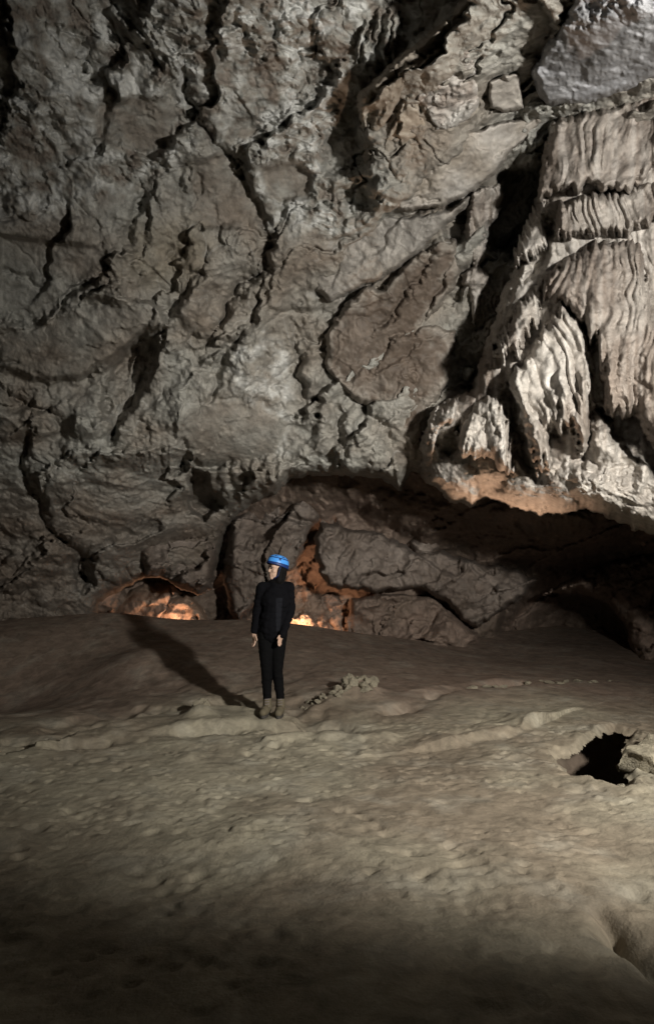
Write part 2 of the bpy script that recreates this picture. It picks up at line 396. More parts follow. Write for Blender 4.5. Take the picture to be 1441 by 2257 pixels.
def ceiling_relief(R):
    # upper left
    R.ledge([(243, 5), (264, 32), (316, 79), (338, 121), (359, 163), (366, 190)], -0.09, 34)
    R.groove([(243, 5), (264, 32), (316, 79), (338, 121), (359, 163)], 0.05, 7)
    R.groove([(411, 169), (422, 221), (459, 279), (496, 337), (543, 390), (570, 438), (588, 490)], 0.12, 13)
    R.ledge([(411, 169), (422, 221), (459, 279), (496, 337), (543, 390), (570, 438), (588, 490)], 0.12, 40)
    for s in SMOOTHS[:4]: R.plate(s, -0.06, 9)
    R.groove([(311, 440), (300, 470), (287, 520)], 0.14, 13)
    R.ledge([(320, 425), (345, 470), (330, 530)], 0.10, 40)
    R.groove([(595, 45), (602, 95), (650, 120), (712, 100)], 0.07, 10); R.bump(655, 62, 52, 50, 0, 0.09)
    R.groove([(80, 60), (140, 58), (230, 90)], 0.04, 6); R.groove([(70, 20), (78, 50)], 0.04, 6)
    R.groove([(470, 20), (480, 90), (500, 130)], 0.08, 10); R.groove([(520, 30), (535, 80)], 0.07, 8); R.groove([(580, 10), (585, 60)], 0.06, 8)
    R.bump(415, 402, 14, 26, -20, 0.08); R.groove([(430, 370), (445, 420)], 0.05, 7)
    R.bump(45, 440, 42, 34, 0, 0.12); R.bump(50, 120, 70, 60, 20, 0.06)
    R.groove([(60, 150), (100, 165), (120, 190)], 0.07, 11); R.groove([(110, 260), (130, 300), (160, 320)], 0.06, 10)
    # crusted hanging flutes by the top
    for x, y0, y1 in ((800, 60, 130), (818, 70, 150), (838, 20, 110), (858, 30, 140), (875, 40, 120)):
        R.bump((2 * x - 12) / 2, (y0 + y1) / 2, 9, (y1 - y0) / 2 + 16, 8, 0.10)
    # the long shelf end casting shade to the left
    R.plate([(728, 285), (782, 208), (801, 240), (801, 370), (765, 385), (712, 385)], -0.22, 12)
    R.plate([(760, 410), (830, 395), (835, 450), (800, 475), (770, 455)], -0.13, 10)
    # mid left slabs
    R.ledge([(227, 578), (211, 604), (169, 625), (137, 668), (111, 705), (84, 715)][::-1], 0.15, 60)
    R.ledge([(227, 552), (253, 610), (280, 641), (327, 657), (359, 678)], 0.06, 22); R.groove([(232, 560), (256, 618), (285, 648), (330, 662)], 0.05, 6)
    R.ledge([(356, 694), (330, 725), (280, 768), (232, 805), (174, 836), (111, 842)], -0.0, 30)
    R.plate([(359, 680), (359, 715), (316, 736), (280, 768), (232, 805), (174, 838), (100, 846), (0, 810), (-80, 800), (-80, 700), (84, 715), (227, 600), (280, 645)], 0.30, 12, 0.10, 0.03)
    R.plate([(350, 730), (290, 775), (236, 840), (225, 900), (255, 950), (300, 900), (330, 840), (352, 770)], -0.42, 12)
    for k in range(4): R.groove([(345 - 22 * k, 740 + 14 * k), (310 - 20 * k, 830 + 10 * k), (285 - 14 * k, 905)], 0.05, 6)
    R.groove([(0, 847), (21, 873), (63, 894), (105, 903)], 0.12, 9); R.ledge([(0, 847), (21, 873), (63, 894), (105, 903)], 0.12, 40)
    R.groove([(0, 794), (40, 796)], 0.06, 5); R.groove([(84, 826), (116, 846), (180, 836)], 0.06, 6); R.groove([(0, 600), (60, 612), (95, 636)], 0.05, 6)
    R.ledge([(105, 903), (60, 930), (0, 965)], 0.10, 35)
    # mid cracks going up to the right
    R.groove([(598, 541), (570, 599), (538, 625), (517, 668), (487, 715)], 0.20, 12); R.ledge([(598, 541), (570, 599), (538, 625), (517, 668), (487, 715)], 0.16, 55)
    R.groove([(434, 599), (411, 641), (380, 689), (362, 700)], 0.10, 9); R.ledge([(434, 599), (411, 641), (380, 689)], 0.12, 45)
    R.ledge([(560, 715), (527, 731), (459, 752), (422, 778)][::-1], 0.12, 40)
    R.plate([(535, 730), (500, 790), (480, 850), (455, 880), (454, 820), (490, 765)], -0.20, 10)
    R.groove([(422, 778), (448, 812), (490, 778), (533, 740)], 0.05, 7)
    R.bump(440, 700, 60, 50, 0, 0.10); R.bump(350, 790, 30, 60, 10, 0.10); R.bump(376, 910, 60, 48, -10, 0.16)
    R.bump(200, 950, 60, 90, 0, 0.16); R.bump(265, 650, 30, 20, 30, 0.06)
    R.bump(575, 830, 72, 74, 0, 0.16); R.bump(450, 840, 40, 60, 0, 0.06)
    R.groove([(654, 752), (660, 820), (666, 890)], 0.12, 8); R.groove([(640, 700), (655, 752)], 0.06, 8)
    R.groove([(580, 690), (700, 685)], 0.06, 9); R.groove([(530, 880), (560, 850), (640, 845)], 0.035, 5)
    R.bump(687, 820, 26, 66, 0, 0.16); R.bump(253, 958, 16, 26, 0, -0.30); R.bump(696, 886, 22, 14, 0, -0.30)
    R.groove([(406, 975), (438, 1026), (512, 1022)], 0.14, 7); R.plate([(512, 1022), (640, 1000), (625, 1060), (560, 1100), (500, 1110), (440, 1028)], 0.12, 8)
    for k in range(6): R.bump(465 + 30 * k, 1062 - 4 * k, 12, 46, 0, 0.10)
    for k in range(5): R.bump(322 + 14 * k, 1012 + 3 * (k % 2), 8, 30, 5 * k - 8, 0.09)
    for k in range(7): R.bump(150 + 26 * k, 1000 + 10 * math.sin(k * 2.1), 15, 18, 0, 0.10)
    R.groove([(63, 960), (60, 1030), (70, 1070), (90, 1110), (105, 1160), (160, 1200), (200, 1240)], 0.22, 10)
    R.ledge([(63, 960), (60, 1030), (70, 1070), (90, 1110), (105, 1160), (160, 1200), (200, 1240)], 0.22, 60)
    R.groove([(100, 1055), (95, 1110), (110, 1135)], 0.10, 6); R.groove([(160, 1130), (190, 1155), (230, 1160)], 0.08, 6)
    R.plate([(380, 1049), (417, 1005), (424, 1032)], -0.4, 6); R.plate([(411, 1104), (432, 1039), (459, 1044), (485, 1118), (448, 1139), (417, 1131)], -0.75, 7)
    R.bump(185, 1268, 24, 42, -15, -0.6); R.bump(110, 1260, 70, 80, 0, 0.25); R.bump(250, 1120, 110, 70, 0, 0.2); R.bump(245, 1225, 60, 60, 0, 0.18)
    R.groove([(240, 1200), (250, 1180), (290, 1175)], 0.08, 7)
    R.h *= 1.2
    # the thick mass the blocks of the upper right are bedded in
    R.plate([(795, 225), (900, 110), (1040, -30), (1300, -80), (1480, -80), (1480, 175), (1210, 250), (1120, 345), (1045, 415), (900, 462), (830, 455), (800, 380)], 0.24, 16)
    # the hollow behind the flowstone
    R.plate([(1104, 390), (1210, 340), (1230, 412), (1190, 475), (1150, 560), (1090, 570), (1071, 500), (1092, 470)], -0.85, 12)
    R.plate([(1060, 540), (1150, 540), (1140, 700), (1115, 790), (1075, 875), (1000, 880), (1004, 800), (1030, 720), (1038, 600)], -0.12, 22)
    for k in range(7): R.bump(1052 + 11 * k, 700 + 12 * (k % 3), 6, 110, 0, 0.07)
    R.plate([(1000, 450), (1034, 425), (1036, 520), (1000, 540), (985, 500)], -0.5, 8)
    # below the brown panel
    R.bump(785, 935, 34, 50, 0, 0.22); R.bump(715, 960, 30, 70, 0, 0.18); R.bump(860, 1010, 40, 44, 20, 0.2); R.bump(880, 1055, 16, 30, 0, 0.12)
    R.groove([(745, 900), (752, 960), (760, 1030)], 0.14, 10); R.groove([(805, 900), (850, 950), (880, 1000)], 0.18, 12); R.bump(820, 985, 26, 40, 0, 0.1)
    R.bump(660, 1070, 26, 14, -10, 0.15)

def ceiling_noise(U, V, p, d):
    rough = soft_mask(U, V, ROUGH, 30)
    rough = np.maximum(rough, 0.55 * sstep(-0.05, 0.30, fbm(p, 0.9, 3, 48)))
    sm = soft_mask(U, V, SMOOTHS, 9); pl = soft_mask(U, V, PALES, 14)
    q = strata(p)
    h = rock_noise(p, 0.36, 0.075, 0.060, 0.014, 0.0, 0.30)
    w = 0.08 * fbm(p, 4.0, 2, 71)
    pr = (p[0] + w, p[1], p[2] - w)
    vary = 0.35 + 1.1 * sstep(-0.3, 0.4, fbm(p, 1.3, 2, 46))
    cr = vary * (0.042 * (ridged(pr, 5.5, 3, 40, 0.55) - 0.9) + 0.075 * (billow(pr, 3.2, 4, 44, 0.6) - 0.45))
    h = h * (1 - 0.15 * rough) + rough * (1 - sm) * cr
    wav = 0.016 * np.sin(26 * (q[1] + 0.35 * fbm(p, 1.6, 2, 81)))
    h = h + pl * wav * (1 - rough) + (1 - rough) * (1 - sm) * 0.016 * (ridged(pr, 5.5, 3, 90, 0.5) - 0.8) * (0.3 + sstep(-0.2, 0.4, fbm(p, 1.1, 2, 93)))
    return h * (1 - 0.6 * sm)

def ceiling_colour(U, V, p, d):
    rough = soft_mask(U, V, ROUGH, 40); sm = soft_mask(U, V, SMOOTHS, 6); pl = soft_mask(U, V, PALES, 14); ol = soft_mask(U, V, OLIVES, 40)
    n = fbm(p, 1.1, 4, 100); n2 = fbm(p, 4.5, 3, 110, 0.6)
    c = const(GREY, U)
    c = mix(c, const(BROWN, U), np.clip(0.40 + 0.7 * n, 0, 1) * (1 - 0.75 * rough))
    c = mix(c, const(PALE, U), rough * np.clip(0.16 + 1.5 * n2 + 0.5 * n, 0, 0.9) * (1 - sm))
    c = mix(c, const(DARKB, U), rough * np.clip(-1.3 * n2 - 0.15 - 0.5 * n, 0, 0.7) * (1 - sm))
    c = mix(c, const(PALE, U), pl * np.clip(0.35 + 0.8 * n2, 0, 0.8) * (1 - sm))
    wu, wv = 7 * fbm((U / 30, V / 30, U * 0), 1.0, 3, 160), 7 * fbm((U / 30, V / 30, U * 0), 1.0, 3, 170)
    c = mix(c, const(BROWN, U), np.maximum(ol * 0.5, 0.7 * soft_mask(U + wu, V + wv, SMOOTHS[:4], 10)) * np.clip(0.75 + 0.8 * n2, 0, 1))
    c = mix(c, const(OLIVE, U), ol * 0.35)
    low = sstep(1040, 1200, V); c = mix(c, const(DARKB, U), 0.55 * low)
    vein = sstep(0.06, 0.0, np.abs(fbm(p, 1.7, 3, 140))) * np.clip(fbm(p, 0.9, 2, 150), 0, 1)
    c = mix(c, const(PALE, U), 0.5 * vein * (1 - sm))
    return c

CEIL = [(-900, -900), (2300, -900), (2300, 700), (1600, 900), (1300, 1080), (1000, 1075), (960, 1060), (928, 1046), (907, 1036), (881, 1079), (838, 1056), (786, 1050), (700, 1048), (640, 1054), (615, 1082),
        (560, 1108), (512, 1142), (492, 1180), (484, 1230), (474, 1292), (420, 1292), (372, 1272), (320, 1276), (270, 1302), (222, 1330), (205, 1420), (180, 1500), (-900, 1700)]
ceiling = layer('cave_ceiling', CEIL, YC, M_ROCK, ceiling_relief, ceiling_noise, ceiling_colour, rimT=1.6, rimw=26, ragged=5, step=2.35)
tag(ceiling, kind='structure', label='grey and brown limestone ceiling sloping down to the overhanging lip')

# back wall of the recess under the lip
def back_noise(U, V, p, d): return rock_noise(p, 0.22, 0.13, 0.07, 0.02, 3.0)
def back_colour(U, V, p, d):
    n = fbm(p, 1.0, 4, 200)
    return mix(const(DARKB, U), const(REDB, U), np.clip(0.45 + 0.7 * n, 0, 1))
def back_relief(R):
    R.plate([(1110, 1360), (1150, 1320), (1220, 1290), (1290, 1300), (1350, 1340), (1400, 1420), (1400, 1520), (1100, 1520)], -1.2, 22)
    R.bump(1200, 1140, 120, 42, 6, 1.1); R.bump(900, 1130, 120, 50, 10, 0.5)
    R.groove([(760, 1130), (850, 1150), (900, 1190)], 0.5, 24)
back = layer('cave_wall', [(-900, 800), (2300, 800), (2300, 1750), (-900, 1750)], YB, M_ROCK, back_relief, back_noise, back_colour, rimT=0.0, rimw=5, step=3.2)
tag(back, kind='structure', label='dim reddish rock wall at the back of the low recess')

# shell of the chamber behind the viewer, so that light bounces as it does in a closed cave
def chamber():
    th = np.linspace(0.0, math.pi, 90); ph = np.linspace(-0.15, math.pi / 2, 40)
    T, PH = np.meshgrid(th, ph)
    x = 9.5 * np.cos(T) * np.cos(PH); y = 1.0 - 9.0 * np.sin(T) * np.cos(PH) ; z = 0.5 + 7.2 * np.sin(PH)
    p = (x, y, z); h = rock_noise(p, 0.5, 0.25, 0.1, 0.0, 9.0)
    P = np.stack([x * (1 + 0.06 * h), y, z + 0.5 * h], -1)
    keep = np.ones((T.shape[0] - 1, T.shape[1] - 1), bool)
    return mesh_from_grid('cave_wall_rear', P, const(np.array([0.24, 0.215, 0.185]), T), keep, M_ROCK)
tag(chamber(), kind='structure', label='rock wall closing the chamber behind the viewer')

# ------------------------------------------------------------------ the ground
GC = []
for (u, v, Y) in [(600, 1580, 7.2), (720, 2257, 2.35), (0, 2257, 2.4), (1441, 2257, 2.3), (720, 1650, 6.2), (1000, 1520, 8.3), (1300, 1452, 11.5), (1441, 1470, 11),
                  (720, 1397, 12), (560, 1372, 12.4), (400, 1366, 12.6), (100, 1358, 12.8), (0, 1500, 8.5), (300, 1450, 10), (1441, 1560, 7.5), (0, 1800, 4.7), (900, 1420, 12), (1050, 1440, 12), (250, 1350, 12.6)]:
    x, y, z = pos(u, v, Y); GC.append((x, y, z))
GC += [(-9, 2, 0.3), (9, 2, 0.2), (-9, 9, 0.6), (9, 9, 0.2), (0, -6, 0.2), (-6, -6, 0.2), (6, -6, 0.2), (9, 14, 0.2), (-9, 14, 0.7)]
ZG = TPS(GC, 4.0)
def crest_drop(x, y): return 0.8 * sstep(12.55, 13.1, y) * (1 - sstep(0.8, 2.2, x))
def ground_xy(u, v):
    a, b = ray(u, v); lo, hi = 1.2, 16.0
    Ys = np.linspace(lo, hi, 400); z = CAM_H + b * Ys; g = ZG(a * Ys, Ys)
    k = np.argmax(z < g); Y = Ys[k] if (z < g).any() else 12.0
    return (a * Y, Y)
def gpts(pts): return [ground_xy(*p) for p in pts]

PIT = gpts([(1208, 1650), (1280, 1632), (1320, 1612), (1345, 1596), (1402, 1608), (1390, 1628), (1384, 1644), (1418, 1638), (1402, 1672), (1400, 1744), (1335, 1728), (1268, 1702)])
def pit_edge(X, Y):
    return sdf(X + 0.05 * fbm((X, Y, X * 0), 4.0, 3, 441), Y + 0.05 * fbm((X, Y, X * 0), 4.0, 3, 447), PIT)
HOLE = gpts([(1330, 2010), (1365, 2030), (1420, 2100), (1500, 2160), (1520, 2200), (1441, 2150), (1370, 2100), (1325, 2060)])
TERR = gpts([(150, 1642), (300, 1626), (430, 1612), (560, 1600), (700, 1604), (800, 1588), (880, 1562), (950, 1532), (1050, 1516), (1150, 1506)])
G2 = gpts([(500, 1668), (560, 1662), (640, 1660)]); SCARP = gpts([(1010, 1636), (1100, 1625), (1150, 1614), (1185, 1600)])
BERM = gpts([(430, 1668), (500, 1655), (560, 1645), (640, 1632), (760, 1625), (850, 1622)])
EDGE = gpts([(190, 1618), (260, 1598), (330, 1584), (410, 1580), (470, 1566), (540, 1566), (600, 1580)])

MOUNDS = [(*ground_xy(788, 1528), 0.30, 0.17), (*ground_xy(720, 1545), 0.25, 0.06), (*ground_xy(440, 1576), 0.16, 0.09), (*ground_xy(300, 1452), 0.80, 0.26), (-4.9, 9.3, 2.0, -0.65)]  # broad swell and left-hand dip are added to shade the left floor
def ground_height(X, Y):
    z = ZG(X, Y); p = (X, Y, np.zeros_like(X))
    near = 1 - sstep(6.6, 7.6, Y)
    z = z + 0.05 * fbm(p, 0.45, 3, 301) * (0.6 + 0.4 * near)
    lumps = 0.018 * fbm(p, 1.3, 2, 310, 0.4) + 0.004 * (ridged(p, 3.4, 2, 320, 0.5) - 0.9) + 0.004 * fbm(p, 14, 2, 335)
    patch = sstep(-0.15, 0.40, fbm(p, 0.7, 2, 340) + 0.12 * X)
    z = z + lumps * (near * (0.35 + 0.9 * patch) + 0.18)
    f1, f2, _ = worley(X * 4.2 + 0.5 * perlin(X * 3, Y * 3, X * 0), Y * 4.2, 3)
    z = z - near * 0.020 * sstep(0.33, 0.1, f1) * sstep(0.0, 0.4, fbm(p, 1.3, 2, 355))
    f1, f2, _ = worley(X * 9.0, Y * 9.0 + 0.4 * perlin(X * 5, Y * 5, X * 0), 9)
    z = z + near * 0.009 * sstep(0.30, 0.1, f1) * sstep(0.0, 0.3, fbm(p, 1.9, 2, 365))
    for q_, (fx, fy, sd_) in enumerate(((5.5, 9.0, 17), (9.5, 6.0, 41), (13.0, 16.0, 77))):     # scuffs, heel marks and chips in the silt
        g1, g2, gi = worley(X * fx + 0.8 * perlin(X * 2, Y * 2, X * 0 + q_), Y * fy + 0.8 * perlin(X * 2, Y * 2, X * 0 + q_ + 5), sd_)
        z = z - near * (0.016, 0.011, 0.006)[q_] * sstep(0.26, 0.14, g1) * (gi > 0.55) * sstep(0.0, 0.3, fbm(p, 0.9, 2, 380 + q_ * 7) + 0.06 * X)
    def stroke(pts, fn, m):
        nonlocal z
        k = window(X, Y, pts, m); d, sd = seg_dist(X[k] + 0.05 * perlin(X[k] * 3, Y[k] * 3, X[k] * 0), Y[k] + 0.05 * perlin(X[k] * 3 + 9, Y[k] * 3, X[k] * 0), pts)
        z[k] += fn(d, sd * d) * (0.15 + 1.1 * sstep(-0.35, 0.45, fbm((X[k], Y[k], X[k] * 0), 1.4, 3, 377)))
    stroke(TERR, lambda d, s: -0.075 * np.exp(-(d / 0.13) ** 2) + 0.06 * sstep(0.0, 0.25, -s) * np.exp(-d / 0.35), 2.0)
    stroke(BERM, lambda d, s: 0.045 * np.exp(-(d / 0.14) ** 2), 1)
    stroke(G2, lambda d, s: -0.06 * np.exp(-(d / 0.10) ** 2), 1)
    stroke(SCARP, lambda d, s: 0.11 * np.exp(-d / 0.5) * sstep(-0.05, 0.10, -s) , 2)
    stroke(EDGE, lambda d, s: -0.16 * np.exp(-d / 0.9) * sstep(0.0, 0.22, -s) + 0.025 * np.exp(-(d / 0.1) ** 2), 3)
    for mx, my, mr, mh in MOUNDS:
        z = z + mh * np.exp(-(((X - mx) / mr) ** 2 + ((Y - my) / (mr * 0.8)) ** 2))
    for poly, dep, sf in ((HOLE, 0.30, 0.09),):
        k = window(X, Y, poly, 0.5)
        d = sdf(X[k] + 0.04 * perlin(X[k] * 5, Y[k] * 5, X[k] * 0), Y[k] + 0.04 * perlin(X[k] * 5, Y[k] * 5 + 7, X[k] * 0), poly)
        z[k] -= dep * sstep(-sf, sf * 2.5, d)
    k = window(X, Y, PIT, 0.6)
    if k.any():
        e = pit_edge(X[k], Y[k])                              # crumbling lip
        z[k] += 0.035 * np.exp(-(e / 0.16) ** 2) * sstep(0.2, -0.5, fbm((X[k], Y[k], X[k] * 0), 3.0, 2, 451)) - 0.07 * sstep(-0.02, 0.05, e)
    return z - crest_drop(X, Y)

def build_ground():
    xs = np.concatenate([np.linspace(-16, -6.5, 40, endpoint=False), np.linspace(-6.5, -3, 110, endpoint=False), np.linspace(-3, 1.8, 240, endpoint=False), np.linspace(1.8, 3.4, 160, endpoint=False), np.linspace(3.4, 7, 110, endpoint=False), np.linspace(7, 16, 40)])
    ys = np.concatenate([np.linspace(-12, 1.8, 40, endpoint=False), np.linspace(1.8, 5, 190, endpoint=False), np.linspace(5, 8.6, 230, endpoint=False), np.linspace(8.6, 13.8, 170, endpoint=False), np.linspace(13.8, 20, 30)])
    X, Y = np.meshgrid(xs, ys)
    Z = ground_height(X, Y)
    p = (X, Y, np.zeros_like(X))
    c = mix(const(MUD, X), const(MUDB, X), np.clip(0.40 + 1.2 * fbm(p, 0.5, 4, 401, 0.55), 0, 1))
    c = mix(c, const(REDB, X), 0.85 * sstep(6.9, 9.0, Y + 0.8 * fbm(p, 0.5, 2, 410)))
    c = mix(c, const(np.array([0.40, 0.385, 0.33]), X), 0.35 * np.clip(fbm(p, 2.2, 4, 420, 0.6), 0, 1))
    P = np.stack([X, Y, Z], -1)
    keep = np.ones((len(ys) - 1, len(xs) - 1), bool)
    k = window(X, Y, PIT, 0.5); e = np.full(X.shape, -1.0); e[k] = pit_edge(X[k], Y[k])
    keep &= e[:-1, :-1] < 0.05
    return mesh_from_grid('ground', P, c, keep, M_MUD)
def build_pit():
    c = np.mean(np.array(PIT), 0); T, R_ = np.meshgrid(np.linspace(0, 2 * math.pi, 61), np.linspace(0, 1, 26))
    x = c[0] + 1.15 * R_ * np.cos(T); y = c[1] + 0.45 + 1.35 * R_ * np.sin(T); z = -0.10 - 1.0 * np.sqrt(np.clip(1 - R_ ** 2.4, 0, 1))
    p = (x, y, z); h = rock_noise(p, 0.08, 0.06, 0.04, 0.01, 71.0) * np.clip(1.2 - R_, 0, 1)
    o = mesh_from_grid('pit_wall', np.stack([x, y, z + h], -1), mix(const(MUDB, x), const(DARKB, x), np.clip(0.5 + fbm(p, 2, 3, 72), 0, 1)), np.ones((25, 60), bool), M_MUD)
    return o
ground = tag(build_ground(), kind='structure', label='uneven dry mud floor of the cave')
pit = build_pit(); pit.parent = ground
def gz(x, y): return float(ground_height(np.array([[x]], float), np.array([[y]], float))[0, 0])

# ------------------------------------------------------------------ flowstone on the right
def empty(name, loc):
    o = bpy.data.objects.new(name, None); COL.objects.link(o); o.location = loc; o.empty_display_size = 0.1
    return o

def flutes(U, V, lam, slant, seed, amp, stretch=22.0):
    wob = 30 * fbm((U / 150, V / 150, U * 0), 1.0, 2, seed) + 5 * fbm((U / 40, V / 70, U * 0), 1.0, 2, seed + 9)
    s = U + slant * V + wob
    def fold(l, k, e): return np.abs(perlin(s / l, V / (l * stretch), U * 0 + seed + k)) ** e
    a = fold(lam * 2.8, 0, 0.8); b = fold(lam * 1.15, 3, 0.8); c = fold(lam * 0.55, 6, 0.9)
    mod = 0.15 + 1.2 * sstep(-0.30, 0.35, fbm((U / 85, V / 110, U * 0), 1.0, 2, seed + 4))
    mod2 = 0.1 + 0.9 * sstep(-0.1, 0.35, fbm((U / 70, V / 60, U * 0), 1.0, 2, seed + 14))
    return amp * (1.1 * a + 1.15 * b * mod + 0.4 * c * mod2 - 0.8)

def flow_noise(lam=26, slant=0.0, amp=0.075, seed=0.0, knob=0.0, stretch=24):
    def f(U, V, p, d):
        h = flutes(U, V, lam, slant, seed, amp, stretch)
        h = 0.82 * h + 0.10 * (billow(p, 1.9, 3, seed + 77, 0.5) - 0.4) + 0.08 * fbm(p, 1.3, 3, seed + 70) + 0.010 * (ridged(p, 4.0, 3, seed + 75, 0.5) - 0.9) + 0.006 * fbm(p, 9, 3, seed + 80, 0.6)
        if knob: h = h + knob * (billow(p, 7.0, 2, seed + 90) - 0.35)
        return h
    return f
def flow_colour(tint=0.0, seed=0.0):
    def f(U, V, p, d):
        n = fbm(p, 1.2, 3, 500 + seed)
        s = np.abs(perlin(U / 18.0, V / 240.0, U * 0 + seed))
        c = mix(const(FLOW, U), const(np.array([0.185, 0.152, 0.128]), U), np.clip(0.3 + tint + 0.8 * n, 0, 1))
        return mix(c, const(np.array([0.54, 0.51, 0.475]), U), np.clip((s * 1.2 - 0.1) * (1 - max(0, tint)), 0, 0.7))
    return f

flow = empty('flowstone_mass', at(1250, 1120, 7.2))
tag(flow, 'large pale fluted flowstone mass hanging over the recess, lip lit amber', 'flowstone')
def under(o, parent):
    o.parent = parent; o.matrix_parent_inverse = Matrix.Translation(-parent.location); return o

BODY = [(1205, 255), (1300, 228), (1441, 188), (1700, 100), (2300, 0), (2300, 1500), (1800, 1270), (1500, 1195), (1441, 1177), (1393, 1163), (1340, 1140), (1293, 1120), (1235, 1137), (1177, 1129), (1113, 1113),
        (1071, 1095), (1039, 1113), (997, 1105), (965, 1081), (928, 1050), (918, 1000), (932, 950), (950, 905), (985, 882), (1036, 862), (1064, 775), (1092, 690), (1124, 600), (1144, 560), (1172, 475), (1192, 412), (1195, 310)]
def body_noise(U, V, p, d):
    h = flow_noise(20, -0.15, 0.065, 1.5, 0.03, 16)(U, V, p, d)
    hem = sstep(130, 40, d) * sstep(960, 1030, V)
    dd = d + 14 * fbm((U / 50, V / 50, U * 0), 1.0, 3, 205)
    fold = 0.055 * np.abs(perlin(dd / 15, U / 110, U * 0 + 2)) ** 0.8 + 0.03 * np.abs(perlin(dd / 7, U / 60, U * 0 + 7))
    rough = soft_mask(U, V, [[(1240, 1095), (1330, 1030), (1420, 1000), (1600, 1060), (1600, 1230), (1441, 1180), (1340, 1140)]], 25)
    return h * (1 - 0.6 * hem) + hem * (fold + 0.05 * fbm(p, 2.2, 3, 210)) + rough * 0.06 * (ridged(p, 3.6, 4, 215, 0.6) - 0.9)
def body_relief(R):
    R.plate([(1306, 900), (1340, 915), (1392, 905), (1460, 985), (1500, 1080), (1430, 1050), (1382, 990)], -0.75, 9)
    R.groove([(1124, 858), (1140, 995), (1187, 1054)], 0.35, 15)
    R.plate([(965, 985), (975, 955), (1010, 930), (1012, 1000), (990, 1005)], -0.3, 8)
    R.bump(1225, 1085, 130, 70, 0, 0.35); R.bump(1010, 1060, 70, 50, 25, 0.25); R.bump(1360, 1090, 120, 60, 20, 0.25)
    R.bump(1075, 1075, 40, 30, 20, -0.28); R.ledge([(1260, 1100), (1330, 1050), (1370, 1015)], 0.12, 40)
    R.bump(1330, 970, 32, 60, -10, 0.30); R.groove([(1290, 990), (1280, 1060)], 0.10, 7)
    R.plate([(1180, 480), (1215, 470), (1212, 560), (1180, 600), (1150, 620)], -0.25, 10)
under(layer('flowstone_body', BODY, YF, M_FLOW, body_relief, body_noise, flow_colour(0.2, 1), rimT=1.0, rimw=34, ragged=9), flow)

def drape(poly, h, tv, lam, slant, amp, seed, knob=0.0, rimw=22, rimT=0.7, tint=0.0, ragged=5, raggedf=1 / 16.0, stretch=30, bumps=(), fringe=22):
    c = np.mean(np.array(poly, float), 0)
    Yf = lambda U, V: YF(U, V) - h - tv * (V - c[1]) / 100
    def rel(R):
        for b in bumps: R.bump(*b)
    return under(layer('drapery', poly, Yf, M_FLOW, rel, flow_noise(lam, slant, amp, seed, knob, stretch), flow_colour(tint, seed), rimT=rimT, rimw=rimw, ragged=ragged, raggedf=raggedf, seed=seed, fringe=fringe, lam=lam, slant=slant), flow)

drape([(1215, 258), (1300, 236), (1441, 192), (1520, 170), (1520, 340), (1441, 385), (1385, 432), (1350, 424), (1328, 436), (1300, 415), (1278, 430), (1250, 420), (1232, 432), (1205, 428), (1182, 446), (1190, 380), (1196, 312)],
      0.26, 0.12, 18, 0.10, 0.085, 2.0, tint=0.5)
drape([(1190, 425), (1226, 424), (1216, 470), (1214, 530), (1206, 566), (1192, 560), (1184, 580), (1170, 572), (1160, 586), (1150, 580), (1140, 604), (1128, 592), (1130, 555), (1150, 500), (1170, 460)],
      0.16, 0.28, 11, -0.35, 0.05, 3.0, tint=0.1, ragged=3)
drape([(1224, 445), (1280, 418), (1362, 418), (1441, 384), (1520, 350), (1520, 470), (1441, 492), (1380, 524), (1340, 520), (1312, 530), (1280, 522), (1250, 535), (1230, 528), (1216, 505)],
      0.30, 0.18, 13, -0.12, 0.065, 4.0, tint=0.4)
drape([(1240, 566), (1290, 534), (1400, 517), (1426, 560), (1432, 640), (1441, 700), (1520, 760), (1540, 1020), (1441, 1000), (1412, 950), (1394, 915), (1380, 924), (1360, 912), (1340, 922), (1326, 890), (1316, 790), (1302, 742), (1282, 716), (1262, 700), (1236, 672), (1190, 664), (1186, 622), (1205, 590)],
      0.44, 0.06, 18, 0.05, 0.075, 5.0, 0.02, tint=0.7, bumps=((1345, 850, 24, 74, 4, 0.14), (1376, 850, 16, 76, 0, 0.12), (1320, 620, 60, 70, 0, 0.10), (1441, 880, 40, 130, -10, 0.12)))  # darker tint offsets the strong lamp light on this near right mass
drape([(1165, 632), (1195, 592), (1212, 612), (1200, 660), (1190, 706), (1160, 750), (1150, 790), (1138, 798), (1124, 780), (1110, 814), (1100, 790), (1088, 782), (1090, 760), (1112, 718), (1132, 670)],
      0.40, 0.20, 12, -0.25, 0.07, 6.0, 0.04, tint=0.1, ragged=5)
drape([(1236, 668), (1280, 694), (1302, 742), (1312, 800), (1312, 890), (1304, 960), (1284, 1004), (1268, 970), (1252, 940), (1238, 960), (1222, 950), (1206, 1040), (1188, 1058), (1170, 1010), (1152, 950), (1136, 900), (1112, 842), (1142, 800), (1176, 740), (1206, 700)],
      0.42, 0.10, 20, -0.22, 0.12, 7.0, 0.02, tint=0.0, rimw=20, bumps=((1180, 960, 16, 80, -14, 0.12), (1236, 880, 14, 80, -6, 0.12), (1285, 900, 18, 90, -4, 0.12)))
drape([(1002, 992), (1005, 945), (1038, 885), (1070, 862), (1100, 868), (1118, 910), (1128, 960), (1134, 1040), (1110, 1050), (1085, 1020), (1050, 1008), (1028, 1012)],
      0.40, 0.12, 15, 0.10, 0.06, 8.0, 0.08)
drape([(938, 918), (975, 884), (1022, 882), (1012, 932), (975, 955), (966, 1000), (944, 1004), (930, 974)],
      0.22, 0.05, 18, 0.2, 0.05, 9.0, 0.07, ragged=6)
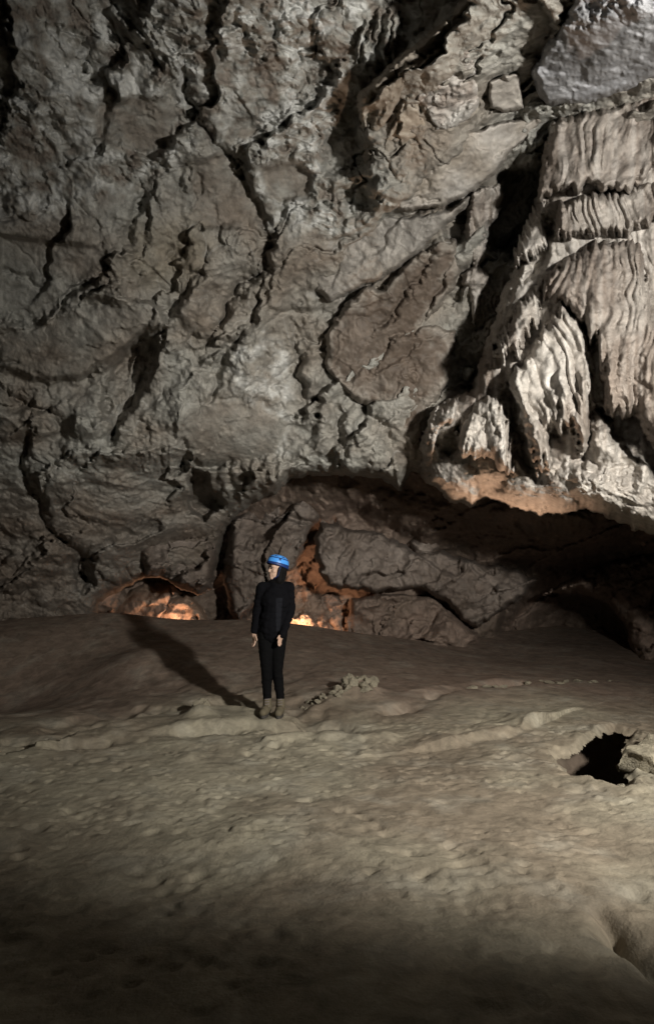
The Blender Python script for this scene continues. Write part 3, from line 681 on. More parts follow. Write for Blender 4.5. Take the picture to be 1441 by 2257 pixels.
# side column with its drip, left of the hollow
def thing_layer(name, label, cat, poly, Yf, mat, relief, noise, colour, group=None, **kw):
    o = layer(name, poly, Yf, mat, relief, noise, colour, **kw); return tag(o, label, cat, group)
thing_layer('stalactite', 'narrow fluted drip column ending in a knob beside the dark hollow', 'stalactite',
            [(1034, 425), (1060, 408), (1106, 400), (1108, 440), (1096, 480), (1074, 500), (1072, 560), (1062, 585), (1082, 608), (1080, 628), (1066, 645), (1056, 680), (1048, 722), (1040, 722), (1036, 680), (1028, 640), (1014, 628), (1016, 606), (1040, 585), (1030, 560), (1022, 510), (1030, 470)],
            lambda U, V: YC(U, V) - 0.12, M_FLOW, lambda R: R.bump(1049, 614, 32, 30, 0, 0.12), flow_noise(11, 0, 0.11, 11.0, 0.04, 14), flow_colour(0.1, 11), rimT=0.5, rimw=12, ragged=5, raggedf=1 / 14.0)
thing_layer('boulder', 'small greenish boulder lodged in the dark hollow beside the flowstone', 'boulder',
            [(1013, 825), (1018, 808), (1034, 802), (1052, 808), (1056, 824), (1046, 838), (1030, 846), (1016, 840)],
            lambda U, V: YC(U, V) - 0.12, M_ROCK, None, lambda U, V, p, d: 0.07 * billow(p, 7, 2, 5), lambda U, V, p, d: const(np.array([0.30, 0.30, 0.27]), U), rimT=0.9, rimw=20, ragged=3)

# ------------------------------------------------------------------ blocks of the upper right
def smooth_noise(seed, big=0.08, fine=0.012, led=0.05):
    return lambda U, V, p, d: rock_noise(p, big, led, 0.02, fine, seed)
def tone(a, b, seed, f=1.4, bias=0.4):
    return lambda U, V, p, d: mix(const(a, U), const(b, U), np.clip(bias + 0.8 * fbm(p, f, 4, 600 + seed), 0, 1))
thing_layer('hanging_boulder', 'smooth pale grey boulder jutting from the ceiling above the flowstone', 'boulder',
            [(1166, 155), (1187, 106), (1229, 48), (1256, 0), (1290, -120), (1500, -300), (2000, -300), (2000, 60), (1600, 110), (1441, 176), (1367, 211), (1287, 233), (1198, 240), (1180, 205)],
            lambda U, V: YC(U, V) - 0.62 - 0.0006 * (U - 1166), M_SMOOTH, lambda R: (R.bump(1330, 90, 150, 90, -30, 0.2), R.ledge([(1210, 250), (1290, 205), (1360, 190), (1441, 150)], 0.0, 20)),
            smooth_noise(21.0, 0.14, 0.010, 0.022), tone(np.array([0.31, 0.313, 0.33]), np.array([0.205, 0.202, 0.205]), 1), rimT=0.95, rimw=22, ragged=6)
thing_layer('rock_beam', 'long smooth brown rock ledge running diagonally up across the ceiling', 'rock ledge',
            [(786, 212), (891, 112), (976, 48), (1030, -20), (1090, -160), (1170, -160), (1108, -5), (1050, 69), (976, 130), (907, 182), (884, 230), (842, 300), (836, 372), (805, 376), (800, 300), (792, 250)],
            lambda U, V: YC(U, V) - 0.42, M_SMOOTH, lambda R: (R.groove([(818, 240), (815, 300), (812, 372)], 0.14, 9), R.ledge([(1100, 0), (976, 95), (880, 170), (800, 240)], 0.12, 50), R.groove([(1040, 20), (930, 110), (850, 190)], 0.03, 6)),
            smooth_noise(22.0, 0.05, 0.012, 0.045), tone(np.array([0.24, 0.205, 0.165]), np.array([0.32, 0.285, 0.24]), 2), rimT=0.42, rimw=16, ragged=5)
thing_layer('rock_block', 'tan split rock wedge beneath the diagonal brown ledge', 'rock block',
            [(836, 378), (842, 310), (872, 250), (905, 182), (922, 220), (946, 284), (898, 320), (862, 356)],
            lambda U, V: YC(U, V) - 0.36, M_SMOOTH, lambda R: R.ledge([(880, 240), (878, 300), (896, 325)], 0.10, 30), smooth_noise(23.0, 0.03), tone(np.array([0.34, 0.305, 0.26]), np.array([0.25, 0.21, 0.165]), 3), rimT=0.42, rimw=8, ragged=4)
def knobby(U, V, p, d):
    w = 0.06 * fbm(p, 5.0, 2, 33)
    q = (p[0] + w, p[1], p[2] - w)
    return 0.09 * (billow(q, 3.8, 3, 36, 0.55) - 0.4) + 0.016 * (ridged(q, 8, 2, 37) - 0.8) + rock_noise(p, 0.04, 0.05, 0.02, 0.01, 24.0)
thing_layer('crystal_block', 'angular block crusted with pale crystal knobs under the diagonal ledge', 'rock block',
            [(908, 184), (960, 138), (1018, 100), (1050, 122), (1058, 200), (1056, 244), (1025, 270), (997, 286), (957, 290), (930, 240), (918, 222)],
            lambda U, V: YC(U, V) - 0.48, M_ROCK, None, knobby, tone(np.array([0.50, 0.48, 0.45]), np.array([0.27, 0.23, 0.20]), 4, 5.0, 0.4), rimT=0.42, rimw=9, ragged=6)
thing_layer('crystal_block', 'knobby pale crusted rock at the top between brown ledge and pale boulder', 'rock block',
            [(1046, 78), (1100, 10), (1130, -60), (1240, -140), (1270, -60), (1250, 10), (1222, 52), (1182, 108), (1160, 150), (1140, 150), (1100, 88), (1062, 110)],
            lambda U, V: YC(U, V) - 0.30, M_ROCK, None, lambda U, V, p, d: knobby(U, V, p, d) * 0.5 + flutes(U, V, 22, 0.35, 31.0, 0.06), tone(np.array([0.42, 0.39, 0.36]), np.array([0.25, 0.21, 0.18]), 5, 4.0, 0.5), rimT=0.7, rimw=22, ragged=5)
thing_layer('rock_block', 'small squared tan rock block in the notch left of the pale boulder', 'rock block',
            [(1074, 178), (1100, 168), (1146, 156), (1150, 200), (1156, 240), (1118, 247), (1078, 240)],
            lambda U, V: YC(U, V) - 0.40, M_SMOOTH, lambda R: R.bump(1118, 160, 24, 18, 0, 0.12), smooth_noise(25.0, 0.03), tone(np.array([0.38, 0.355, 0.32]), np.array([0.30, 0.27, 0.24]), 6), rimT=0.42, rimw=8, ragged=4)
thing_layer('rock_slab', 'broad brown slab with white scars slanting beneath the crystal block', 'rock slab',
            [(828, 384), (866, 350), (902, 324), (965, 292), (1050, 286), (1120, 262), (1206, 254), (1170, 300), (1118, 345), (1090, 385), (1050, 414), (1010, 440), (976, 456), (891, 466), (826, 456), (818, 420)],
            lambda U, V: YC(U, V) - 0.40 - 0.10 * (V - 370) / 100, M_SMOOTH, lambda R: (R.bump(965, 385, 14, 40, 35, 0.07), R.groove([(850, 450), (930, 446), (960, 436)], 0.05, 5), R.ledge([(1130, 340), (1060, 330), (1000, 300)], 0.05, 40)),
            smooth_noise(26.0, 0.06, 0.014, 0.05), tone(np.array([0.285, 0.25, 0.21]), np.array([0.37, 0.355, 0.335]), 7, 1.8, 0.35), rimT=0.42, rimw=10, ragged=5)
thing_layer('rock_slab', 'lower grey slab edge stepping down left of the stalactite', 'rock slab',
            [(720, 480), (830, 470), (900, 474), (980, 462), (1044, 424), (1030, 450), (990, 492), (930, 552), (880, 592), (836, 616), (780, 640), (730, 668), (690, 640), (690, 540)],
            lambda U, V: YC(U, V) - 0.30 * sstep(-260, 60, (U - 900) + 0.9 * (V - 560)), M_ROCK, None, smooth_noise(27.0, 0.07, 0.012, 0.06), tone(np.array([0.33, 0.31, 0.285]), np.array([0.26, 0.235, 0.205]), 8), rimT=0.45, rimw=14, ragged=5)
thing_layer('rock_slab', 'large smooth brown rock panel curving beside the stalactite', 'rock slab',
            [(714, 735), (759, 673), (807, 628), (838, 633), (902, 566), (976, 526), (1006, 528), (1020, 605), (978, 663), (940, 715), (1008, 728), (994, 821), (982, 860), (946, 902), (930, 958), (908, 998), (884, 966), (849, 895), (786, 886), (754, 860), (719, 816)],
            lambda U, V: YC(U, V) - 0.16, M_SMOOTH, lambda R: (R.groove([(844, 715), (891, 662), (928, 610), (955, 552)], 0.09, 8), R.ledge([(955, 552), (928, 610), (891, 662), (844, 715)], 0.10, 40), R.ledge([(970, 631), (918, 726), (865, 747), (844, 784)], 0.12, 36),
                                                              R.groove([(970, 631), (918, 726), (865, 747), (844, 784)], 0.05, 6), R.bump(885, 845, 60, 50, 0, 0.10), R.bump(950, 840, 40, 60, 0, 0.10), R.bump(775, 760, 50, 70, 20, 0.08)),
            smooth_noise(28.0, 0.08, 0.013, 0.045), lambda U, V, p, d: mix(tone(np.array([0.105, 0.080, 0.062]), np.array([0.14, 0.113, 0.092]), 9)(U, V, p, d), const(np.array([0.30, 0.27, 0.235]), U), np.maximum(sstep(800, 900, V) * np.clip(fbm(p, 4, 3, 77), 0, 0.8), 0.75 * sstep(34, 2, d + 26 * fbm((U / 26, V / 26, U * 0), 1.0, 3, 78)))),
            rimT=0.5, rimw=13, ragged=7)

# ------------------------------------------------------------------ boulders at the back of the floor
BB = tone(np.array([0.225, 0.19, 0.165]), np.array([0.14, 0.11, 0.09]), 12, 1.0, 0.45)
def bnoise(seed): return lambda U, V, p, d: rock_noise(p, 0.18, 0.24, 0.10, 0.022, seed)
GB = 'boulders along the back of the cave floor'
thing_layer('boulder', 'rounded grey boulder hanging above the amber glow at the left', 'boulder',
            [(300, 1215), (318, 1175), (345, 1148), (396, 1126), (448, 1136), (486, 1128), (500, 1150), (482, 1192), (476, 1255), (470, 1298), (438, 1312), (401, 1304), (369, 1277), (318, 1270)],
            lambda U, V: 12.15 + 0.0022 * (U - 380) + 0 * V, M_ROCK, lambda R: R.bump(400, 1220, 95, 85, 0, 0.25), bnoise(41.0), BB, GB, rimT=1.4, rimw=26, ragged=6, step=2.6)
thing_layer('boulder', 'tall grey rock pillar behind the person, right of the dark slit', 'boulder',
            [(506, 1142), (554, 1113), (622, 1080), (680, 1090), (714, 1134), (690, 1171), (672, 1215), (655, 1250), (620, 1290), (570, 1325), (545, 1350), (540, 1420), (500, 1420), (511, 1366), (498, 1310), (494, 1255), (500, 1190)],
            lambda U, V: 12.95 - 0.0016 * (U - 590) + 0 * V, M_ROCK, lambda R: (R.bump(540, 1220, 50, 100, 0, 0.3), R.bump(650, 1120, 60, 50, 0, 0.25), R.groove([(575, 1120), (570, 1200), (545, 1300)], 0.12, 14)), bnoise(42.0), BB, GB, rimT=1.3, rimw=18, ragged=7, step=2.6)
thing_layer('boulder', 'long grey boulder with fringed lower edge right of the person', 'boulder',
            [(690, 1180), (712, 1150), (786, 1166), (838, 1171), (885, 1195), (918, 1224), (971, 1208), (1018, 1229), (1071, 1245), (1134, 1248), (1177, 1279), (1155, 1314), (1103, 1346), (1050, 1386), (1018, 1364), (976, 1322), (930, 1296), (891, 1300), (828, 1306), (760, 1298), (722, 1292), (704, 1262)],
            lambda U, V: 12.3 + 0.0009 * (U - 900) + 0 * V, M_ROCK, lambda R: (R.bump(1050, 1290, 120, 60, 12, 0.3), R.bump(770, 1230, 80, 70, 0, 0.3), R.groove([(820, 1175), (812, 1210)], 0.12, 8), R.groove([(905, 1225), (880, 1260), (892, 1296)], 0.14, 12)),
            lambda U, V, p, d: rock_noise(p, 0.16, 0.20, 0.08, 0.02, 43.0) + flutes(U, V, 26, 0.1, 43.0, 0.07) * sstep(960, 860, U), BB, GB, rimT=0.8, rimw=13, ragged=6, step=2.6)
thing_layer('boulder', 'low brown fluted boulder under the long grey boulder', 'boulder',
            [(776, 1322), (812, 1310), (890, 1306), (940, 1312), (980, 1335), (1020, 1372), (1052, 1395), (1062, 1440), (1050, 1500), (790, 1500), (764, 1420), (764, 1360)],
            lambda U, V: 12.75 + 0 * V, M_ROCK, lambda R: (R.groove([(955, 1330), (945, 1380), (930, 1410)], 0.14, 9), R.bump(985, 1390, 26, 40, 0, 0.2)), bnoise(44.0), tone(REDB, DARKB, 13, 1.0, 0.4), GB, rimT=0.7, rimw=20, ragged=5, step=2.6)
thing_layer('boulder', 'broad sloping brown boulder at the far right of the floor', 'boulder',
            [(1196, 1310), (1250, 1280), (1314, 1246), (1441, 1196), (1600, 1150), (1800, 1200), (1800, 1600), (1400, 1560), (1392, 1440), (1380, 1380), (1340, 1330), (1270, 1305)],
            lambda U, V: 11.6 - 0.002 * (U - 1350) + 0 * V, M_ROCK, lambda R: (R.groove([(1320, 1255), (1345, 1300), (1360, 1320)], 0.1, 6), R.groove([(1290, 1270), (1305, 1290)], 0.08, 6), R.ledge([(1250, 1285), (1330, 1255), (1441, 1240)], 0.12, 30)), bnoise(45.0), tone(REDB, DARKB, 14, 1.0, 0.3), GB, rimT=1.2, rimw=40, ragged=4, step=2.6)
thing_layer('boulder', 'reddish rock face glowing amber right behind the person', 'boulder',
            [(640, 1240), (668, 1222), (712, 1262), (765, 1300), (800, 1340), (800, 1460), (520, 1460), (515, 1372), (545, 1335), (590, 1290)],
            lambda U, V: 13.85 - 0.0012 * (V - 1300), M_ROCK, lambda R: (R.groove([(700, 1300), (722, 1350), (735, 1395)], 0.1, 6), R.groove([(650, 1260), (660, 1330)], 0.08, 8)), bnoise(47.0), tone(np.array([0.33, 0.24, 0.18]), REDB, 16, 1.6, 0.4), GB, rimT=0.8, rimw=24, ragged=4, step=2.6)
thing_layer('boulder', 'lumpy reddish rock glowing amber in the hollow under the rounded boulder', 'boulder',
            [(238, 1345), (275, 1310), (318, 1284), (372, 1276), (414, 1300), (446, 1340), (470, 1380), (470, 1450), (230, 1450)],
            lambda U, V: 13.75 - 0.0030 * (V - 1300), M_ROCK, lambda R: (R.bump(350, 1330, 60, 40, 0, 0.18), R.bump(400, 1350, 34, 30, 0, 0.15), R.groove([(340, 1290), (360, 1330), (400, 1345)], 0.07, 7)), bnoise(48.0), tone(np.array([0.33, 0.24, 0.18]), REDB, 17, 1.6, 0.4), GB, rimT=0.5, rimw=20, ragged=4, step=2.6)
thing_layer('boulder', 'small pale fringed rock wedged above the long grey boulder', 'boulder',
            [(900, 1192), (930, 1184), (970, 1186), (992, 1200), (976, 1216), (940, 1226), (914, 1222)],
            lambda U, V: 12.5 + 0 * V, M_ROCK, None, bnoise(46.0), tone(np.array([0.30, 0.26, 0.23]), REDB, 15), GB, rimT=0.8, rimw=16, ragged=4, step=2.6)

# ------------------------------------------------------------------ loose rocks
def rock_mesh(name, seed, colr, cuts=13, sub=4):
    r = np.random.RandomState(seed)
    bm = bmesh.new(); bmesh.ops.create_icosphere(bm, subdivisions=sub, radius=1.0)
    co = np.array([v.co[:] for v in bm.verts])
    for _ in range(cuts):
        n = r.normal(size=3); n /= np.linalg.norm(n); k = r.uniform(0.42, 0.80)
        s = co @ n; co = co - np.outer(np.clip(s - k, 0, None), n)
    co += 0.05 * np.stack([perlin(co[:, 0] * 2.4 + seed, co[:, 1] * 2.4, co[:, 2] * 2.4 + i * 5) for i in range(3)], 1)
    co += 0.07 * np.stack([fbm((co[:, 0] + i * 3, co[:, 1] + seed, co[:, 2]), 4.5, 3, seed, 0.6) for i in range(3)], 1)
    for v, c in zip(bm.verts, co): v.co = c
    me = bpy.data.meshes.new(name); bm.to_mesh(me); bm.free()
    a = me.attributes.new('tone', 'FLOAT_COLOR', 'POINT')
    a.data.foreach_set('color', np.tile(np.append(colr, 1).astype(np.float32), len(me.vertices)))
    for p in me.polygons: p.use_smooth = True
    me.materials.append(M_ROCK); return me
ROCKS = [rock_mesh('rock', 100 + i, np.array([0.32, 0.285, 0.215]) * (0.85 + 0.06 * i)) for i in range(5)]
rnd = random.Random(5)
def rock(u, v, size, label, group=None, flat=0.6, i=None, sink=0.3, name='rock'):
    x, y = ground_xy(u, v); me = ROCKS[rnd.randrange(5) if i is None else i]
    o = bpy.data.objects.new(name, me); COL.objects.link(o)
    o.scale = (size * rnd.uniform(0.8, 1.25), size * rnd.uniform(0.8, 1.25), size * flat)
    o.rotation_euler = (rnd.uniform(-0.4, 0.4), rnd.uniform(-0.4, 0.4), rnd.uniform(0, 6.3))
    o.location = (x, y, gz(x, y) + size * flat * (1 - 2 * sink) * 0.8)
    return tag(o, label, 'rock', group)
for k in range(34):
    t = k / 33; u = 672 + 150 * t + rnd.uniform(-12, 12); v = 1550 - 26 * t + rnd.uniform(-9, 8)
    rock(u, v, 0.03 + 0.085 * t * rnd.uniform(0.3, 1.0), 'pale broken rock in the rubble heap right of the person', 'rocks of the rubble heap', 0.75)
for k in range(16):
    t = k / 15; u = 1030 + 305 * t + rnd.uniform(-8, 8); v = 1514 - 10 * t + rnd.uniform(-4, 5)
    rock(u, v, rnd.uniform(0.04, 0.10), 'flat stone in the low row along the floor behind the pit', 'stones of the low row behind the pit', 0.4)
rock(440, 1568, 0.12, 'single pale lump of rock on the bank left of the person', None, 0.8, 1, 0.2)
rock(1432, 1705, 0.27, 'pale rough rock at the rim of the dark pit', None, 0.6, 2, 0.42)
rock(1440, 1650, 0.24, 'greyish rock behind the pale rim rock of the pit', None, 0.55, 3, 0.3)
rock(1366, 1728, 0.06, 'tiny pale stone on the near edge of the pit', None, 0.7, 0)

# ------------------------------------------------------------------ the person
M_SKIN = plain('skin', (0.55, 0.37, 0.28), 0.55); M_JACKET = plain('black_fleece', (0.0045, 0.0045, 0.006), 0.95, 0.1, 0.3, 160)
M_PANEL = plain('charcoal_knit', (0.012, 0.0125, 0.016), 0.95, 0.1, 0.3, 200); M_TIGHTS = plain('black_leggings', (0.004, 0.004, 0.0045), 0.9, 0.1, 0.1, 200)
M_HELM = plain('blue_shell', (0.07, 0.32, 0.85), 0.35, 0.4); M_NAVY = plain('navy_trim', (0.01, 0.03, 0.14), 0.5); M_HAIR = plain('black_hair', (0.005, 0.0045, 0.0045), 0.8, 0.15, 0.5, 260)
M_BOOT = plain('brown_suede', (0.13, 0.11, 0.075), 0.8, 0.2, 0.4, 120); M_SOLE = plain('dark_sole', (0.05, 0.045, 0.04), 0.8); M_SOCK = plain('grey_sock', (0.20, 0.17, 0.17), 0.9, 0.1, 0.4, 200)
M_EYE = plain('dark_eye', (0.02, 0.015, 0.012), 0.25, 0.6)

def capsule(bm, a, b, ra, rb, n=14):
    a, b = Vector(a), Vector(b); ax = b - a; L = ax.length
    q = ax.to_track_quat('Z', 'Y') if L > 1e-6 else None
    prof = []
    for i in range(7): t = -math.pi / 2 + i / 6 * math.pi / 2; prof.append((ra * math.cos(t), ra * math.sin(t)))
    for i in range(7): t = i / 6 * math.pi / 2; prof.append((rb * math.cos(t), L + rb * math.sin(t)))
    rings = []
    for r, z in prof:
        ring = []
        for k in range(n):
            p = Vector((max(r, 1e-4) * math.cos(2 * math.pi * k / n), max(r, 1e-4) * math.sin(2 * math.pi * k / n), z))
            ring.append(bm.verts.new(a + (q @ p if q else p)))
        rings.append(ring)
    for r0, r1 in zip(rings[:-1], rings[1:]):
        for k in range(n): bm.faces.new((r0[k], r0[(k + 1) % n], r1[(k + 1) % n], r1[k]))
    bm.faces.new(rings[0][::-1]); bm.faces.new(rings[-1])
def ball(bm, c, r, rot=None, seg=16):
    m = Matrix.Translation(c) @ (rot if rot else Matrix.Identity(4)) @ Matrix.Diagonal((r[0], r[1], r[2], 1))
    bmesh.ops.create_uvsphere(bm, u_segments=seg, v_segments=seg // 2 + 2, radius=1.0, matrix=m)
def fuse(name, bm, mat, voxel, smooth=4, parent=None):
    me = bpy.data.meshes.new(name); bmesh.ops.recalc_face_normals(bm, faces=bm.faces); bm.to_mesh(me); bm.free()
    o = bpy.data.objects.new(name + '_tmp', me); COL.objects.link(o)
    r = o.modifiers.new('r', 'REMESH'); r.mode = 'VOXEL'; r.voxel_size = voxel; r.use_smooth_shade = True
    s = o.modifiers.new('s', 'SMOOTH'); s.factor = 0.5; s.iterations = smooth
    dg = bpy.context.evaluated_depsgraph_get()
    m2 = bpy.data.meshes.new_from_object(o.evaluated_get(dg)); m2.name = name
    bpy.data.objects.remove(o); bpy.data.meshes.remove(me)
    m2.materials.clear(); m2.materials.append(mat)
    for p in m2.polygons: p.use_smooth = True
    n = bpy.data.objects.new(name, m2); COL.objects.link(n)
    if parent: n.parent = parent
    return n
def solid(name, bm, mat, parent, smooth=True):
    me = bpy.data.meshes.new(name); bmesh.ops.recalc_face_normals(bm, faces=bm.faces); bm.to_mesh(me); bm.free(); me.materials.append(mat)
    for p in me.polygons: p.use_smooth = smooth
    o = bpy.data.objects.new(name, me); COL.objects.link(o); o.parent = parent; return o

# joints, metres, x to the right of the picture, y away from the viewer
HIPL, HIPR = (-0.095, 0.0, 0.86), (0.062, 0.01, 0.86)
KNL, KNR = (-0.078, -0.02, 0.475), (0.045, -0.01, 0.475)
ANL, ANR = (-0.068, 0.02, 0.085), (0.080, 0.0, 0.085)
SHL, SHR = (-0.135, 0.0, 1.335), (0.165, 0.02, 1.335)
ELL, ELR = (-0.186, 0.03, 1.09), (0.182, 0.05, 1.09)
WRL, WRR = (-0.222, -0.02, 0.865), (0.118, -0.12, 0.875)
NECK, HEAD = (0.032, 0.0, 1.42), (0.030, -0.01, 1.548)
FACE = Vector((-0.86, -0.50, -0.02)).normalized(); SIDE = Vector((-FACE.y, FACE.x, 0)).normalized() * -1; UPV = Vector((0, 0, 1))
if SIDE.y > 0: SIDE = -SIDE                                  # the cheek turned to the viewer
def hp(f, s, z): return Vector(HEAD) + FACE * f + SIDE * s + UPV * z
HR = Matrix((( FACE.x, SIDE.x, 0, 0), (FACE.y, SIDE.y, 0, 0), (0, 0, 1, 0), (0, 0, 0, 1)))

bm = bmesh.new()
capsule(bm, NECK, hp(-0.01, 0, -0.03), 0.058, 0.055)
ball(bm, hp(-0.012, 0, 0.02), (0.094, 0.074, 0.098), HR)
ball(bm, hp(0.030, 0, -0.045), (0.058, 0.056, 0.070), HR)
ball(bm, hp(0.062, 0, -0.098), (0.024, 0.026, 0.020), HR)     # chin
capsule(bm, hp(0.078, 0, 0.012), hp(0.094, 0, -0.026), 0.009, 0.013)   # nose
ball(bm, hp(0.080, 0, -0.062), (0.014, 0.026, 0.009), HR); ball(bm, hp(0.078, 0, -0.075), (0.013, 0.022, 0.008), HR)
for s in (-1, 1):
    ball(bm, hp(0.066, 0.034 * s, 0.026), (0.022, 0.026, 0.011), HR); ball(bm, hp(0.050, 0.043 * s, -0.028), (0.026, 0.020, 0.022), HR)
    ball(bm, hp(-0.014, 0.076 * s, -0.005), (0.018, 0.008, 0.030), HR)
capsule(bm, HIPL, KNL, 0.075, 0.042); capsule(bm, KNL, ANL, 0.040, 0.028); capsule(bm, HIPR, KNR, 0.075, 0.042); capsule(bm, KNR, ANR, 0.040, 0.028)
capsule(bm, (-0.015, 0, 0.92), (0.01, 0, 1.22), 0.10, 0.10); capsule(bm, SHL, SHR, 0.055, 0.055); capsule(bm, (0.012, 0.01, 1.3), NECK, 0.07, 0.05)
for A, B, C_ in ((SHL, ELL, WRL), (SHR, ELR, WRR)): capsule(bm, A, B, 0.046, 0.036); capsule(bm, B, C_, 0.037, 0.025)
for an, fx in ((ANL, -0.035), (ANR, -0.012)): capsule(bm, (an[0], an[1] + 0.02, 0.05), (an[0] + fx, an[1] - 0.14, 0.035), 0.035, 0.03)
def hand(bm, wr, down, fwd, out):
    w = Vector(wr); d = Vector(down).normalized(); f = Vector(fwd).normalized(); n = d.cross(f)
    capsule(bm, w, w + d * 0.03, 0.024, 0.028)
    for k, (L, off) in enumerate(((0.070, 0.026), (0.078, 0.009), (0.074, -0.008), (0.058, -0.024))):
        b = w + d * 0.03 + f * off * 0.7; e = w + d * 0.085 + f * off
        capsule(bm, b, e, 0.016, 0.0105)
        m = e + (d + n * out * 0.35).normalized() * L * 0.5; capsule(bm, e, m, 0.0098, 0.009); capsule(bm, m, m + (d + n * out * 0.9).normalized() * L * 0.45, 0.009, 0.0075)
    t0 = w + d * 0.025 + f * 0.02; t1 = t0 + (d * 0.6 + f * 0.8).normalized() * 0.042
    capsule(bm, t0, t1, 0.014, 0.0105); capsule(bm, t1, t1 + (d * 0.95 + f * 0.3).normalized() * 0.032, 0.0105, 0.008)
hand(bm, WRL, (0.10, -0.12, -1), (0.55, -0.85, 0), 1)
hand(bm, WRR, (-0.42, -0.25, -0.85), (-0.5, -0.8, 0.1), -1)
person = fuse('person', bm, M_SKIN, 0.0055, 5)
tag(person, 'person in black clothes and blue helmet standing, face turned to the side', 'person')

bm = bmesh.new()                                              # jacket
capsule(bm, (-0.022, 0.0, 0.90), (-0.005, 0.0, 1.08), 0.150, 0.140); capsule(bm, (-0.005, 0, 1.08), (0.012, 0, 1.27), 0.140, 0.128)
ball(bm, (-0.018, 0, 0.90), (0.168, 0.125, 0.11)); ball(bm, (0.012, -0.01, 1.2), (0.165, 0.125, 0.17))
capsule(bm, SHL, SHR, 0.072, 0.074); capsule(bm, (0.01, 0, 1.32), (0.03, 0, 1.44), 0.095, 0.066)
for A, B, C_ in ((SHL, ELL, WRL), (SHR, ELR, WRR)):
    E = Vector(C_) + (Vector(C_) - Vector(B)).normalized() * (0.035 if C_ is WRR else -0.018)
    capsule(bm, A, B, 0.068, 0.060); capsule(bm, B, E, 0.060, 0.041)
def crease(o, amp, fx, fz, seed):
    n = len(o.data.vertices); co = np.empty(n * 3); no = np.empty(n * 3)
    o.data.vertices.foreach_get('co', co); o.data.vertex_normals.foreach_get('vector', no); co = co.reshape(-1, 3); no = no.reshape(-1, 3)
    h = np.abs(perlin(co[:, 0] * fx + co[:, 2] * fz * 0.4 + seed, co[:, 1] * fx, co[:, 2] * fz)) - 0.25 + 0.5 * perlin(co[:, 0] * fx * 2, co[:, 1] * fx * 2 + seed, co[:, 2] * fz * 2)
    o.data.vertices.foreach_set('co', (co + no * (amp * h)[:, None]).ravel()); o.data.update()
jacket = fuse('jacket', bm, M_JACKET, 0.009, 5, person); crease(jacket, 0.016, 7, 14, 3.0)
bm = bmesh.new()                                              # leggings
for h_, k, a in ((HIPL, KNL, ANL), (HIPR, KNR, ANR)):
    capsule(bm, h_, k, 0.098, 0.062); e = Vector(a) + Vector((0, 0, 0.085))
    mid = Vector(k) * 0.68 + Vector(a) * 0.32 + Vector((0, 0.02, 0)); capsule(bm, k, mid, 0.060, 0.059); capsule(bm, mid, e, 0.058, 0.047)
ball(bm, (-0.015, 0.01, 0.88), (0.165, 0.12, 0.12))
crease(fuse('leggings', bm, M_TIGHTS, 0.008, 4, person), 0.007, 9, 22, 8.0)
for an, fx in ((ANL, -0.035), (ANR, -0.012)):                 # boots
    bm = bmesh.new(); x, y = an[0], an[1]
    capsule(bm, (x, y, 0.155), (x, y + 0.005, 0.07), 0.050, 0.052); capsule(bm, (x, y + 0.03, 0.052), (x + fx * 0.6, y - 0.09, 0.055), 0.048, 0.050); capsule(bm, (x + fx * 0.6, y - 0.09, 0.05), (x + fx, y - 0.155, 0.045), 0.050, 0.041)
    boot = fuse('boot', bm, M_BOOT, 0.007, 4, person)
    bm = bmesh.new(); n = 24
    lo, hi = [], []
    for k in range(n):
        t = 2 * math.pi * k / n; wv_ = 0.050 - 0.006 * math.cos(t * 2); px = x + fx * 0.5 + wv_ * math.cos(t) - fx * 0.5 * math.sin(t); py = y - 0.055 + 0.145 * math.sin(t)
        lo.append(bm.verts.new((px, py, -0.004))); hi.append(bm.verts.new((px, py, 0.024)))
    bm.faces.new(lo); bm.faces.new(hi)
    for k in range(n): bm.faces.new((lo[k], lo[(k + 1) % n], hi[(k + 1) % n], hi[k]))
    solid('sole', bm, M_SOLE, boot, False)
    bm = bmesh.new(); capsule(bm, (x, y, 0.16), (x, y, 0.185), 0.0455, 0.043); solid('sock', bm, M_SOCK, boot)
    for k in range(4):
        bm = bmesh.new(); zz = 0.085 + 0.026 * k; yy = y - 0.047 + 0.0 * k
        capsule(bm, (x - 0.022, yy - 0.002, zz), (x + 0.022, yy - 0.002, zz + 0.006), 0.0045, 0.0045, 8); solid('lace', bm, M_SOCK, boot)
# hair at the nape and round the cheek
bm = bmesh.new()
ball(bm, hp(-0.045, 0, -0.01), (0.082, 0.088, 0.100), HR); capsule(bm, hp(-0.055, 0, -0.05), hp(-0.03, 0, -0.15), 0.070, 0.062)
capsule(bm, hp(-0.015, 0.060, -0.01), hp(-0.005, 0.056, -0.125), 0.036, 0.040); capsule(bm, hp(-0.015, -0.060, -0.01), hp(-0.005, -0.056, -0.125), 0.036, 0.040)
capsule(bm, hp(0.0, 0.05, -0.14), hp(0.045, 0.0, -0.150), 0.032, 0.028)
fuse('hair', bm, M_HAIR, 0.007, 4, person)
for s in (-1, 1):
    bm = bmesh.new(); ball(bm, hp(0.078, 0.034 * s, 0.006), (0.010, 0.016, 0.008), HR); solid('eye', bm, M_EYE, person)
    bm = bmesh.new(); capsule(bm, hp(0.086, 0.018 * s, 0.028), hp(0.070, 0.052 * s, 0.028), 0.004, 0.003, 8); solid('eyebrow', bm, M_HAIR, person)
bm = bmesh.new(); capsule(bm, hp(0.087, 0.020, -0.068), hp(0.087, -0.020, -0.068), 0.0045, 0.0045, 8); solid('mouth', bm, plain('lips', (0.34, 0.13, 0.11), 0.5), person)

